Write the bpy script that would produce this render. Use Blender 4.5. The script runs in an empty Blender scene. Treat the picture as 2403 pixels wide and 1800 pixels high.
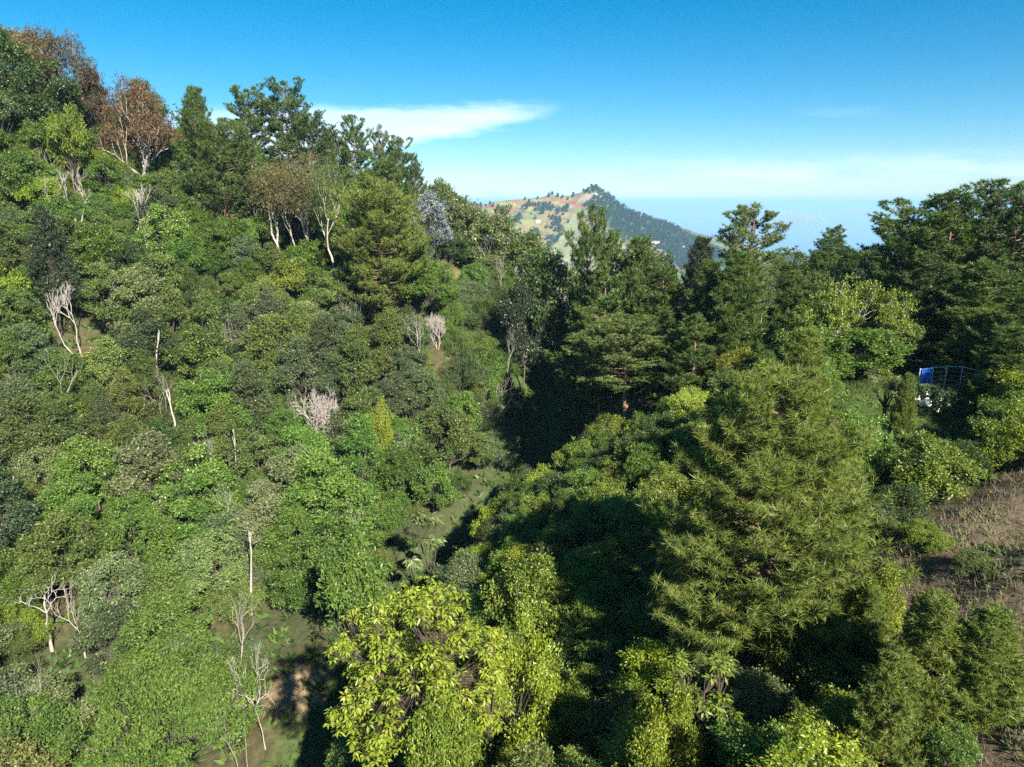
import bpy, math
import numpy as np
from mathutils import noise as mnoise, Vector

SC = bpy.context.scene
COL = SC.collection
R = math.radians

# ------------------------------------------------------------------ camera
PITCH, F = R(14.4), 1654.0          # f in pixels of the 2403 px wide photograph
cam_d = bpy.data.cameras.new('camera')
cam = bpy.data.objects.new('camera', cam_d)
COL.objects.link(cam)
cam_d.sensor_width = 36.0
cam_d.lens = 36.0 * F / 2403.0
cam_d.clip_start = 0.5
cam_d.clip_end = 120000
cam.location = (0, 0, 0)
cam.rotation_euler = (R(90) - PITCH, 0, 0)
SC.camera = cam

# ------------------------------------------------------------------ world, sun, exposure
SUN_EL, SUN_AZ = R(36), R(153)      # azimuth clockwise from +Y (view direction)
world = bpy.data.worlds.new('World')
SC.world = world
world.use_nodes = True
wn, wl = world.node_tree.nodes, world.node_tree.links
wn.clear()
w_out = wn.new('ShaderNodeOutputWorld')
w_bg = wn.new('ShaderNodeBackground')
w_bg.inputs['Strength'].default_value = 0.05
sky = wn.new('ShaderNodeTexSky')
sky.sky_type = 'NISHITA'
sky.sun_disc = False
sky.sun_elevation = SUN_EL
sky.sun_rotation = SUN_AZ
sky.altitude = 1300
sky.air_density = 1.0
sky.dust_density = 0.1
sky.ozone_density = 4.0

def wmath(op, a, b=None, c=None, clamp=False):
    n = wn.new('ShaderNodeMath'); n.operation = op; n.use_clamp = clamp
    for i, v in enumerate((a, b, c)):
        if v is None: continue
        if isinstance(v, (int, float)): n.inputs[i].default_value = v
        else: wl.new(v, n.inputs[i])
    return n.outputs[0]
def wstep(lo, hi, x):
    n = wn.new('ShaderNodeMapRange'); n.interpolation_type = 'SMOOTHSTEP'
    n.inputs['From Min'].default_value = lo; n.inputs['From Max'].default_value = hi
    wl.new(x, n.inputs['Value']); return n.outputs['Result']
geo_w = wn.new('ShaderNodeTexCoord')
sep = wn.new('ShaderNodeSeparateXYZ'); wl.new(geo_w.outputs['Generated'], sep.inputs[0])
yy = wmath('MAXIMUM', sep.outputs['Y'], 0.05)
S = wmath('DIVIDE', sep.outputs['X'], yy)       # tangent coordinates round the world +Y axis
T = wmath('DIVIDE', sep.outputs['Z'], yy)
front = wstep(0.05, 0.2, sep.outputs['Y'])
comb = wn.new('ShaderNodeCombineXYZ'); wl.new(S, comb.inputs[0]); wl.new(T, comb.inputs[1])
def wnoise(scale, sx, sy, detail=5, rough=0.6):
    m = wn.new('ShaderNodeMapping'); m.inputs['Scale'].default_value = (sx, sy, 1); wl.new(comb.outputs[0], m.inputs[0])
    n = wn.new('ShaderNodeTexNoise'); n.inputs['Scale'].default_value = scale; n.inputs['Detail'].default_value = detail
    n.inputs['Roughness'].default_value = rough; wl.new(m.outputs[0], n.inputs['Vector'])
    return n.outputs['Fac']
n_str = wnoise(6.0, 1.0, 7.0)
n_fine = wnoise(22.0, 1.0, 3.0)
# cirrus sheet above the left ridge: upper and lower edge as curves of S, broken up by the streak noise
wob = wmath('MULTIPLY', wmath('SUBTRACT', n_str, 0.5), 0.030)
wob2 = wmath('MULTIPLY', wmath('SUBTRACT', n_fine, 0.5), 0.012)
Tw = wmath('ADD', wmath('ADD', T, wob), wob2)
top_e = wmath('ADD', wmath('MULTIPLY', S, 0.012), 0.119)
low_e = wmath('ADD', wmath('MULTIPLY', wmath('MAXIMUM', wmath('ADD', S, 0.21), 0), 0.20), 0.0575)
m1 = wmath('MULTIPLY', wstep(0.012, -0.006, wmath('SUBTRACT', Tw, top_e)), wstep(-0.004, 0.012, wmath('SUBTRACT', Tw, low_e)))
m1 = wmath('MULTIPLY', m1, wmath('MULTIPLY', wstep(0.085, -0.02, wmath('ADD', S, wmath('MULTIPLY', wob, 3.0))), wstep(-0.62, -0.25, S)))
m1 = wmath('MULTIPLY', m1, wmath('ADD', 0.45, wmath('MULTIPLY', n_str, 0.75)))
# thin streaks low over the sea
line_c = wmath('ADD', 0.030, wmath('MULTIPLY', S, 0.030))
m2 = wmath('MULTIPLY', wstep(0.030, 0.0, wmath('ABSOLUTE', wmath('SUBTRACT', Tw, line_c))), wstep(0.05, 0.30, S))
m2 = wmath('MULTIPLY', m2, wstep(0.30, 0.70, n_str))
m4 = wmath('MULTIPLY', wstep(0.008, 0.0, wmath('ABSOLUTE', wmath('SUBTRACT', Tw, 0.118))), wmath('MULTIPLY', wstep(0.36, 0.42, S), wstep(0.52, 0.44, S)))
mask = wmath('ADD', wmath('MULTIPLY', m1, 0.72), wmath('ADD', wmath('MULTIPLY', m2, 0.4), wmath('MULTIPLY', m4, 0.06)))
mask = wmath('MULTIPLY', mask, front, clamp=True)
wmix = wn.new('ShaderNodeMixRGB'); wl.new(mask, wmix.inputs[0]); w_hsv = wn.new('ShaderNodeHueSaturation'); w_hsv.inputs['Saturation'].default_value = 1.45; w_hsv.inputs['Value'].default_value = 0.88; w_hsv.inputs['Hue'].default_value = 0.487
wl.new(sky.outputs[0], w_hsv.inputs['Color']); wl.new(w_hsv.outputs[0], wmix.inputs[1])
wmix.inputs[2].default_value = (9.2, 10.2, 11.0, 1)
wl.new(wmix.outputs[0], w_bg.inputs['Color']); wl.new(w_bg.outputs[0], w_out.inputs['Surface'])

sun_d = bpy.data.lights.new('sun', 'SUN')
sun_d.energy = 5.0
sun_d.angle = R(0.53)
sun_d.color = (1.0, 0.95, 0.85)
sun = bpy.data.objects.new('sun', sun_d)
COL.objects.link(sun)
sun.rotation_euler = (R(90) - SUN_EL, 0, math.pi - SUN_AZ)
SC.view_settings.view_transform = 'Standard'
SC.view_settings.look = 'None'
SC.view_settings.gamma = 1.0
SC.view_settings.exposure = 1.6
SC.view_settings.use_curve_mapping = False
cy = SC.cycles
cy.max_bounces = 5; cy.diffuse_bounces = 3; cy.glossy_bounces = 1; cy.transmission_bounces = 3
cy.transparent_max_bounces = 4; cy.volume_bounces = 0
cy.caustics_reflective = False; cy.caustics_refractive = False
cy.use_denoising = False

# ------------------------------------------------------------------ picture <-> place
CP, SP = math.cos(PITCH), math.sin(PITCH)
def ray(u, v):
    a, b = (u - 1201.5) / F, (900 - v) / F
    return a, CP + b * SP, -SP + b * CP
def at(u, v, y):
    """the point of the place at forward distance y seen at photograph pixel (u, v)"""
    a, dy, dz = ray(u, v)
    return (a / dy * y, y, dz / dy * y)
def proj(x, y, z):
    d = y * CP - z * SP
    return 1201.5 + F * x / d, 900 - F * (y * SP + z * CP) / d

# ------------------------------------------------------------------ object helpers
def tag(o, label=None, cat=None, group=None, kind=None):
    for k, v in (('label', label), ('category', cat), ('group', group), ('kind', kind)):
        if v: o[k] = v
    return o
def empty(name, loc, rz=0.0, sc=(1, 1, 1)):
    o = bpy.data.objects.new(name, None); COL.objects.link(o)
    o.empty_display_size = 0.3
    o.location = loc; o.rotation_euler = (0, 0, rz); o.scale = sc
    return o
def put(name, me, parent=None, color=None, loc=None, rot=None, sc=None):
    o = bpy.data.objects.new(name, me); COL.objects.link(o)
    if parent: o.parent = parent
    if color: o.color = (*color, 1)
    if loc is not None: o.location = loc
    if rot is not None: o.rotation_euler = rot
    if sc is not None: o.scale = sc
    return o

class Geo:
    """collects triangles and quads with a per-vertex tint (0..1 light/dark individual of a leaf, 2 = blossom)"""
    def __init__(self): self.v, self.t, self.q, self.a, self.n = [], [], [], [], 0
    def add(self, V, T=None, Q=None, A=0.5):
        V = np.asarray(V, np.float32).reshape(-1, 3)
        if T is not None: self.t.append(np.asarray(T, np.int32).reshape(-1, 3) + self.n)
        if Q is not None: self.q.append(np.asarray(Q, np.int32).reshape(-1, 4) + self.n)
        self.v.append(V)
        self.a.append(np.broadcast_to(np.asarray(A, np.float32), (len(V),)).copy())
        self.n += len(V)
    def tube(self, P, rad, sides=5, A=0.5):
        P = np.asarray(P, float); n = len(P)
        rad = np.broadcast_to(np.asarray(rad, float), (n,))
        tan = np.gradient(P, axis=0); tan /= np.linalg.norm(tan, axis=1)[:, None] + 1e-9
        ref = np.array([0.31, 0.93, 0.17]) if abs(tan[0, 2]) > 0.8 else np.array([0, 0, 1.0])
        n1 = np.cross(tan, ref); n1 /= np.linalg.norm(n1, axis=1)[:, None] + 1e-9
        n2 = np.cross(tan, n1)
        ang = np.arange(sides) * 2 * math.pi / sides
        V = P[:, None] + rad[:, None, None] * (np.cos(ang)[None, :, None] * n1[:, None] + np.sin(ang)[None, :, None] * n2[:, None])
        i = np.arange(n - 1)[:, None] * sides; k = np.arange(sides)[None]; k2 = (k + 1) % sides
        Q = np.stack([i + k, i + k2, i + sides + k2, i + sides + k], -1).reshape(-1, 4)
        self.add(V.reshape(-1, 3), Q=Q, A=A)
    def leaves(self, P, D, N, L, W, A, fold=0.25):
        """kite leaves of two triangles folded along the midrib; P base, D direction, N upper side"""
        n = len(P)
        D = D / (np.linalg.norm(D, axis=1)[:, None] + 1e-9)
        Sd = np.cross(D, N); Sd /= np.linalg.norm(Sd, axis=1)[:, None] + 1e-9
        Nn = np.cross(Sd, D)
        L = np.broadcast_to(L, (n,))[:, None]; W = np.broadcast_to(W, (n,))[:, None]
        mid = P + D * L * 0.45 + Nn * W * fold
        V = np.stack([P, mid + Sd * W * 0.5, P + D * L, mid - Sd * W * 0.5], 1).reshape(-1, 3)
        b = np.arange(n)[:, None] * 4
        T = np.concatenate([b + [0, 1, 2], b + [0, 2, 3]], 1).reshape(-1, 3)
        self.add(V, T=T, A=np.repeat(np.broadcast_to(A, (n,)), 4))
    def needles(self, P, D, L, W, A, rng):
        n = len(P)
        D = D / (np.linalg.norm(D, axis=1)[:, None] + 1e-9)
        Sd = np.cross(D, rng.normal(size=(n, 3))); Sd /= np.linalg.norm(Sd, axis=1)[:, None] + 1e-9
        V = np.stack([P + Sd * W * 0.5, P + D * np.broadcast_to(L, (n,))[:, None], P - Sd * W * 0.5], 1).reshape(-1, 3)
        self.add(V, T=np.arange(n * 3), A=np.repeat(np.broadcast_to(A, (n,)), 3))
    def box(self, lo, hi, A=0.5):
        x0, y0, z0 = lo; x1, y1, z1 = hi
        V = [(x0,y0,z0),(x1,y0,z0),(x1,y1,z0),(x0,y1,z0),(x0,y0,z1),(x1,y0,z1),(x1,y1,z1),(x0,y1,z1)]
        self.add(V, Q=[(0,3,2,1),(4,5,6,7),(0,1,5,4),(1,2,6,5),(2,3,7,6),(3,0,4,7)], A=A)
    def mesh(self, name, mat, smooth=False):
        V = np.concatenate(self.v)
        T = np.concatenate(self.t) if self.t else np.zeros((0, 3), np.int32)
        Q = np.concatenate(self.q) if self.q else np.zeros((0, 4), np.int32)
        me = bpy.data.meshes.new(name)
        me.vertices.add(len(V)); me.vertices.foreach_set('co', V.ravel())
        nl = T.size + Q.size
        me.loops.add(nl); me.loops.foreach_set('vertex_index', np.concatenate([T.ravel(), Q.ravel()]).astype(np.int32))
        me.polygons.add(len(T) + len(Q))
        st = np.concatenate([np.arange(len(T)) * 3, T.size + np.arange(len(Q)) * 4]).astype(np.int32)
        me.polygons.foreach_set('loop_start', st)
        me.update(calc_edges=True)
        if smooth: me.polygons.foreach_set('use_smooth', np.ones(len(me.polygons), bool))
        at_ = me.attributes.new('tint', 'FLOAT', 'POINT'); at_.data.foreach_set('value', np.concatenate(self.a))
        if mat: me.materials.append(mat)
        return me

# ------------------------------------------------------------------ materials
def mat_new(name):
    m = bpy.data.materials.new(name); m.use_nodes = True
    n, l = m.node_tree.nodes, m.node_tree.links; n.clear()
    return m, n, l
def leaf_material(name, gloss=0.35, rough=0.45, trans=0.36, contrast=0.40):
    """each leaf takes its thing's own colour (object colour), varied leaf by leaf; blossoms are cream"""
    m, n, l = mat_new(name)
    out = n.new('ShaderNodeOutputMaterial')
    oi = n.new('ShaderNodeObjectInfo')
    at_ = n.new('ShaderNodeAttribute'); at_.attribute_name = 'tint'
    hsv = n.new('ShaderNodeHueSaturation')
    vr = n.new('ShaderNodeMapRange'); vr.inputs['To Min'].default_value = 1 - contrast; vr.inputs['To Max'].default_value = 1 + contrast
    hr = n.new('ShaderNodeMapRange'); hr.inputs['To Min'].default_value = 0.522; hr.inputs['To Max'].default_value = 0.478
    l.new(at_.outputs['Fac'], vr.inputs['Value']); l.new(at_.outputs['Fac'], hr.inputs['Value'])
    l.new(oi.outputs['Color'], hsv.inputs['Color']); l.new(vr.outputs[0], hsv.inputs['Value']); l.new(hr.outputs[0], hsv.inputs['Hue'])
    gt = n.new('ShaderNodeMath'); gt.operation = 'GREATER_THAN'; gt.inputs[1].default_value = 1.5; l.new(at_.outputs['Fac'], gt.inputs[0])
    mx = n.new('ShaderNodeMixRGB'); l.new(gt.outputs[0], mx.inputs[0]); l.new(hsv.outputs[0], mx.inputs[1]); mx.inputs[2].default_value = (0.36, 0.35, 0.17, 1)
    pb = n.new('ShaderNodeBsdfPrincipled'); pb.inputs['Roughness'].default_value = rough; pb.inputs['Specular IOR Level'].default_value = gloss
    tr = n.new('ShaderNodeBsdfTranslucent')
    tc = n.new('ShaderNodeHueSaturation'); tc.inputs['Hue'].default_value = 0.485; tc.inputs['Saturation'].default_value = 1.12; tc.inputs['Value'].default_value = 1.25
    l.new(mx.outputs[0], tc.inputs['Color']); l.new(tc.outputs[0], tr.inputs['Color'])
    l.new(mx.outputs[0], pb.inputs['Base Color'])
    ms = n.new('ShaderNodeMixShader'); ms.inputs[0].default_value = trans
    l.new(pb.outputs[0], ms.inputs[1]); l.new(tr.outputs[0], ms.inputs[2]); l.new(ms.outputs[0], out.inputs['Surface'])
    return m
def bark_material(name):
    m, n, l = mat_new(name)
    out = n.new('ShaderNodeOutputMaterial'); oi = n.new('ShaderNodeObjectInfo')
    tc = n.new('ShaderNodeTexCoord')
    mp = n.new('ShaderNodeMapping'); mp.inputs['Scale'].default_value = (6, 6, 1.2); l.new(tc.outputs['Object'], mp.inputs[0])
    nz = n.new('ShaderNodeTexNoise'); nz.inputs['Scale'].default_value = 3; nz.inputs['Detail'].default_value = 6; l.new(mp.outputs[0], nz.inputs['Vector'])
    vr = n.new('ShaderNodeMapRange'); vr.inputs['To Min'].default_value = 0.45; vr.inputs['To Max'].default_value = 1.5; l.new(nz.outputs['Fac'], vr.inputs['Value'])
    hsv = n.new('ShaderNodeHueSaturation'); l.new(oi.outputs['Color'], hsv.inputs['Color']); l.new(vr.outputs[0], hsv.inputs['Value'])
    pb = n.new('ShaderNodeBsdfPrincipled'); pb.inputs['Roughness'].default_value = 0.9; pb.inputs['Specular IOR Level'].default_value = 0.15
    l.new(hsv.outputs[0], pb.inputs['Base Color']); l.new(pb.outputs[0], out.inputs['Surface'])
    return m
def plain(name, col, rough=0.7, metal=0.0, var=0.25, scale=8.0):
    m, n, l = mat_new(name)
    out = n.new('ShaderNodeOutputMaterial'); pb = n.new('ShaderNodeBsdfPrincipled')
    tc = n.new('ShaderNodeTexCoord'); nz = n.new('ShaderNodeTexNoise'); nz.inputs['Scale'].default_value = scale; nz.inputs['Detail'].default_value = 5
    l.new(tc.outputs['Object'], nz.inputs['Vector'])
    vr = n.new('ShaderNodeMapRange'); vr.inputs['To Min'].default_value = 1 - var; vr.inputs['To Max'].default_value = 1 + var; l.new(nz.outputs['Fac'], vr.inputs['Value'])
    hsv = n.new('ShaderNodeHueSaturation'); hsv.inputs['Color'].default_value = (*col, 1); l.new(vr.outputs[0], hsv.inputs['Value'])
    l.new(hsv.outputs[0], pb.inputs['Base Color']); pb.inputs['Roughness'].default_value = rough; pb.inputs['Metallic'].default_value = metal
    l.new(pb.outputs[0], out.inputs['Surface'])
    return m
M_LEAF = leaf_material('leaf_soft', 0.25, 0.5, 0.34)
M_GLOSS = leaf_material('leaf_glossy', 0.5, 0.38, 0.38, 0.42)
M_NEEDLE = leaf_material('pine_needle', 0.35, 0.45, 0.30, 0.4)
M_BARK = bark_material('bark')
def vcol_material(name, rough=0.95, noise_scale=0.6, var=0.35, bump=0.0):
    m, n, l = mat_new(name)
    out = n.new('ShaderNodeOutputMaterial'); pb = n.new('ShaderNodeBsdfPrincipled'); pb.inputs['Roughness'].default_value = rough
    pb.inputs['Specular IOR Level'].default_value = 0.1
    vc = n.new('ShaderNodeVertexColor'); vc.layer_name = 'soil'
    tc = n.new('ShaderNodeTexCoord'); nz = n.new('ShaderNodeTexNoise'); nz.inputs['Scale'].default_value = noise_scale; nz.inputs['Detail'].default_value = 8
    nz.inputs['Roughness'].default_value = 0.65; l.new(tc.outputs['Object'], nz.inputs['Vector'])
    vr = n.new('ShaderNodeMapRange'); vr.inputs['From Min'].default_value = 0.25; vr.inputs['From Max'].default_value = 0.75
    vr.inputs['To Min'].default_value = 1 - var; vr.inputs['To Max'].default_value = 1 + var; l.new(nz.outputs['Fac'], vr.inputs['Value'])
    hsv = n.new('ShaderNodeHueSaturation'); l.new(vc.outputs[0], hsv.inputs['Color']); l.new(vr.outputs[0], hsv.inputs['Value'])
    l.new(hsv.outputs[0], pb.inputs['Base Color'])
    if bump:
        bp = n.new('ShaderNodeBump'); bp.inputs['Strength'].default_value = 0.6; bp.inputs['Distance'].default_value = bump
        l.new(nz.outputs['Fac'], bp.inputs['Height']); l.new(bp.outputs[0], pb.inputs['Normal'])
    l.new(pb.outputs[0], out.inputs['Surface'])
    return m
def set_vcol(me, cols):
    ca = me.color_attributes.new('soil', 'FLOAT_COLOR', 'POINT')
    ca.data.foreach_set('color', np.concatenate([cols, np.ones((len(cols), 1))], 1).astype(np.float32).ravel())
def fbm(x, y, s, oct=4, seed=0.0):
    out = np.zeros(len(x))
    for i in range(len(x)):
        out[i] = mnoise.fractal(Vector((x[i] / s + seed, y[i] / s - seed, seed * 0.37)), 0.9, 2.1, oct)
    return out
# ------------------------------------------------------------------ the near terrain: heights from points read off the photograph
PTS = [(0,150,105,9),(250,250,112,9),(450,310,118,9),(700,330,122,10),(850,400,128,10),(980,440,132,9),(1050,480,140,6),(1110,520,140,6),
 (0,400,90,8),(0,600,78,8),(0,800,68,8),(0,1000,58,8),(0,1200,50,8),(0,1400,43,8),(0,1700,36,8),
 (400,450,97,8),(400,700,82,8),(400,900,70,8),(400,1100,60,8),(400,1300,51,8),(400,1500,44,8),(400,1750,37,8),
 (700,500,103,8),(700,700,88,7),(700,900,75,7),(700,1100,62,7),(700,1300,51,7),
 (870,745,88,0),(1000,900,75,6),(1000,1100,62,6),(900,1250,53,5),
 (1050,620,100,0),(1150,560,114,8),(1220,715,106,0),
 (780,1600,42,0),(1000,1330,54,0),(1150,1180,62,0),(1250,1080,68,0),(1290,1000,76,0),(1280,900,88,0),(1250,800,97,0),(700,1800,36,0),
 (1200,1800,20,2.2),(900,1600,24,6.5),(1300,1250,38,2.4),(1400,1100,44,2.6),(1500,1020,50,3.5),(1400,950,62,0),(1700,930,50,0),
 (2000,930,41,0),(2180,960,41,0),(2200,850,52,0),(2200,1050,32,3),(2300,1200,27,.2),(2350,1500,20,.2),(2350,1750,16.5,.2),
 (1780,1600,24,0),(1700,800,72,0),(1950,590,78,6),(1500,1500,27,4)]
ctrl = []
for u, v, d, h in PTS:
    p = at(u, v, d); ctrl.append((p[0], p[1], p[2] - h))
ctrl += [(0,5,-16),(15,5,-12.5),(-20,10,-32),(-40,10,-35),(-60,20,-33),(60,40,-10),(70,80,-12),(40,105,-19),(90,110,-18),(15,135,-22),(45,140,-32),
         (-70,150,8),(-30,165,-2),(5,175,-22),(60,180,-55),(-110,60,-4),(-120,110,12),(-110,20,-28),(30,-15,-12),(-30,-15,-34)]
ctrl = np.array(ctrl)
def tps_k(r2): return 0.5 * r2 * np.log(r2 + 1e-9)
_n = len(ctrl)
_K = tps_k(((ctrl[:, None, :2] - ctrl[None, :, :2]) ** 2).sum(-1)) + np.eye(_n) * 60.0
_P = np.concatenate([np.ones((_n, 1)), ctrl[:, :2]], 1)
_A = np.block([[_K, _P], [_P.T, np.zeros((3, 3))]])
_w = np.linalg.solve(_A, np.concatenate([ctrl[:, 2], np.zeros(3)]))
def ground_z(x, y):
    x = np.atleast_1d(np.asarray(x, float)); y = np.atleast_1d(np.asarray(y, float))
    cx, cyy = np.clip(x, -125, 100), np.clip(y, -25, 180)
    r2 = (cx[:, None] - ctrl[None, :, 0]) ** 2 + (cyy[:, None] - ctrl[None, :, 1]) ** 2
    z = tps_k(r2) @ _w[:_n] + _w[_n] + _w[_n + 1] * cx + _w[_n + 2] * cyy
    out = np.hypot(x - cx, y - cyy)
    z = z - 5.5 * np.exp(-((valley_dx(x, y) - .5) / 4.4) ** 2) * np.clip((92 - y) / 20, 0, 1)
    z = z - out * 0.42 + 0.25 * np.sin(x * 0.9 + y * 0.4) + 0.2 * np.sin(y * 1.3 - x * 0.5)
    return np.maximum(z, -620 + 10 * np.sin(x * .003) * np.cos(y * .004))
def gz(x, y): return float(ground_z(x, y)[0])
VY = np.array([-20, 36, 42, 54, 62, 68, 76, 88, 97, 106, 130]); VX = np.array([-18, -13.1, -12.4, -7.3, -2.1, 2.1, 4.3, 4.3, 2.9, 1.2, 0])
def valley_dx(x, y): return x - np.interp(y, VY, VX)

def warped(lo, hi, n_lo, step, far):
    core = np.arange(lo, hi + .01, step)
    e = np.array([step * (1.22 ** k) for k in range(n_lo)]).cumsum()
    e = e[e < far]
    return np.concatenate([lo - e[::-1], core, hi + e])
gx = warped(-110, 75, 60, 1.3, 9000); gy = warped(-12, 165, 60, 1.3, 9000)
XX, YY = np.meshgrid(gx, gy); xs, ys = XX.ravel(), YY.ravel()
zs = ground_z(xs, ys)
nx, ny = len(gx), len(gy)
g = Geo()
ii = (np.arange(ny - 1)[:, None] * nx + np.arange(nx - 1)[None]).ravel()
g.add(np.stack([xs, ys, zs], 1), Q=np.stack([ii, ii + 1, ii + nx + 1, ii + nx], 1))
M_GROUND = vcol_material('forest_floor', 0.95, 1.7, 0.5, 0.25)
me = g.mesh('ground', M_GROUND, True)
dv = np.abs(valley_dx(xs, ys))
soil = np.tile(np.array([0.050, 0.056, 0.024]), (len(xs), 1))
def blend(cols, w, c): return cols * (1 - w[:, None]) + np.array(c)[None] * w[:, None]
nf = np.sin(xs * .31 + 1.3 * np.sin(ys * .17)) * np.cos(ys * .27 + np.sin(xs * .21))
soil = blend(soil, np.clip(nf, 0, 1) * .3, (0.11, 0.060, 0.034))                       # reddish earth
soil = blend(soil, np.clip(1.6 - dv / 3.2, 0, 1) * (ys < 120) * .9, (0.045, 0.085, 0.018))   # grassy valley floor
def spot(u, v, d, r): 
    p = at(u, v, d); return np.clip(1.5 - np.hypot(xs - p[0], ys - p[1]) / r, 0, 1)
soil = blend(soil, spot(1050, 615, 100, 5.5), (0.17, 0.16, 0.06))
soil = blend(soil, spot(1225, 715, 105, 2.6), (0.22, 0.10, 0.055))
soil = blend(soil, spot(2000, 935, 41, 4.5), (0.06, 0.10, 0.022))
soil = blend(soil, spot(1940, 975, 39, 1.6), (0.22, 0.19, 0.10))
soil = blend(soil, np.clip((xs - 8) / 3, 0, 1) * np.clip((31 - ys) / 3, 0, 1), (0.15, 0.115, 0.075))
soil = blend(soil, spot(690, 1480, 46, 1.6), (0.36, 0.25, 0.14))
set_vcol(me, soil)
ground = put('ground', me); tag(ground, 'sloping forest floor under the trees', 'ground', kind='structure')

# sea far below, to the horizon
M_SEA, n_, l_ = mat_new('sea_water')
o_ = n_.new('ShaderNodeOutputMaterial'); p_ = n_.new('ShaderNodeBsdfPrincipled')
p_.inputs['Base Color'].default_value = (0.010, 0.08, 0.22, 1); p_.inputs['Roughness'].default_value = 0.35
t_ = n_.new('ShaderNodeTexCoord'); z_ = n_.new('ShaderNodeTexNoise'); z_.inputs['Scale'].default_value = 0.0006; z_.inputs['Detail'].default_value = 6
l_.new(t_.outputs['Object'], z_.inputs['Vector'])
r_ = n_.new('ShaderNodeMapRange'); r_.inputs['To Min'].default_value = 0.25; r_.inputs['To Max'].default_value = 0.5
l_.new(z_.outputs['Fac'], r_.inputs['Value']); l_.new(r_.outputs[0], p_.inputs['Roughness']); l_.new(p_.outputs[0], o_.inputs['Surface'])
SEA_Z, SEA_R = -900.0, 60000.0
g = Geo(); k = 48; an = np.arange(k) * 2 * math.pi / k
rings = [0, 2000, 6000, 15000, 35000, SEA_R]
V = [np.array([[0, 0, SEA_Z]])] + [np.stack([np.cos(an) * r, np.sin(an) * r, np.full(k, SEA_Z)], 1) for r in rings[1:]]
T = [(0, 1 + i, 1 + (i + 1) % k) for i in range(k)]
Q = [(1 + j * k + i, 1 + (j + 1) * k + i, 1 + (j + 1) * k + (i + 1) % k, 1 + j * k + (i + 1) % k) for j in range(len(rings) - 2) for i in range(k)]
g.add(np.concatenate(V), T=T, Q=Q)
sea = put('sea', g.mesh('sea', M_SEA)); tag(sea, 'hazy blue sea beyond the mountain', 'sea', kind='structure')

# haze: one closed box of thin air round everything
M_HAZE, n_, l_ = mat_new('haze_air')
o_ = n_.new('ShaderNodeOutputMaterial'); p_ = n_.new('ShaderNodeVolumePrincipled')
p_.inputs['Color'].default_value = (0.40, 0.70, 1.0, 1); p_.inputs['Density'].default_value = HAZE_D = 0.00011; p_.inputs['Anisotropy'].default_value = 0.0
l_.new(p_.outputs[0], o_.inputs['Volume'])
g = Geo(); g.box((-61000, -61000, SEA_Z - 1), (61000, 61000, 95))
haze = put('haze', g.mesh('haze', M_HAZE)); tag(haze, 'pale blue haze over sea and mountain', 'haze', kind='stuff')

# ------------------------------------------------------------------ the far mountain
SKY1 = [(700,560),(900,510),(1050,487),(1110,482),(1160,473),(1200,468),(1260,463),(1300,460),(1340,458),(1362,452),(1380,444),(1395,441),(1412,446),(1430,462),(1455,480),(1500,500),(1560,520),(1620,548),(1690,585),(1760,640),(1900,720)]
D1 = 2050.0
sk = np.array([at(u, v, D1) for u, v in SKY1])
SKY2 = [(1150,520),(1300,500),(1420,496),(1500,510),(1560,520),(1620,534),(1690,557),(1760,578),(1850,604),(1950,640),(2100,700),(2300,780)]
D2 = 2900.0
sk2 = np.array([at(u, v, D2) for u, v in SKY2])
spA = np.array(at(1352, 496, 1960)); spB = np.array(at(1262, 640, 1620))
spC = np.array(at(1240, 476, 1990)); spD = np.array(at(1150, 600, 1680))
spE = np.array(at(1470, 505, 1990)); spF = np.array(at(1570, 640, 1640))
def seg(px, py, A, B):
    d = B - A; L2 = d[0] ** 2 + d[1] ** 2
    t = ((px - A[0]) * d[0] + (py - A[1]) * d[1]) / L2
    tc = np.clip(t, 0, 1.15)
    return A[2] + d[2] * tc, np.hypot(px - A[0] - d[0] * tc, py - A[1] - d[1] * tc)
def smax(a, b, k):
    h = np.clip(0.5 + 0.5 * (a - b) / k, 0, 1); return b * (1 - h) + a * h + k * h * (1 - h)
def mountain_z(x, y):
    s = np.interp(x * D1 / np.maximum(y, 800), sk[:, 0], sk[:, 2])
    s = np.interp(x, sk[:, 0], sk[:, 2]) * .6 + s * .4
    dy = D1 - y
    main = np.where(dy > 0, s - 4 - dy * 0.34 - 14 * (1 - np.exp(-np.abs(dy) / 60)), s + dy * 0.7)
    z1, e1 = seg(x, y, spA, spB); z2, e2 = seg(x, y, spC, spD); z3, e3 = seg(x, y, spE, spF)
    z = smax(main, z1 - e1 * 0.62, 14)
    z = smax(z, z2 - e2 * 0.36 - 6, 14)
    z = smax(z, z3 - e3 * 0.5, 14)
    return z
def mountain2_z(x, y):
    s = np.interp(x * D2 / np.maximum(y, 800), sk2[:, 0], sk2[:, 2])
    dy = D2 - y
    return np.where(dy > 0, s - dy * 0.42, s + dy * 0.6)
FIELD = [(0.17, 0.19, 0.055), (0.26, 0.10, 0.055), (0.13, 0.17, 0.045), (0.30, 0.20, 0.10), (0.21, 0.20, 0.075), (0.28, 0.12, 0.065), (0.15, 0.18, 0.05)]
FIELD = np.array(FIELD) * .8
rngm = np.random.default_rng(5)
def fields(x, y, cells, wob):
    c = np.stack([rngm.uniform(x.min(), x.max(), cells), rngm.uniform(y.min(), y.max(), cells)], 1)
    k = rngm.integers(0, len(FIELD), cells)
    X = x + wob * 14
    d = (X[:, None] - c[None, :, 0]) ** 2 + 2.5 * (y[:, None] - c[None, :, 1]) ** 2
    return FIELD[k[d.argmin(1)]] * .55 + np.array([.140, .135, .060]) * .45
M_MOUNT = vcol_material('mountain_soil', 0.95, 0.045, 0.42, 6.0)
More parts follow.
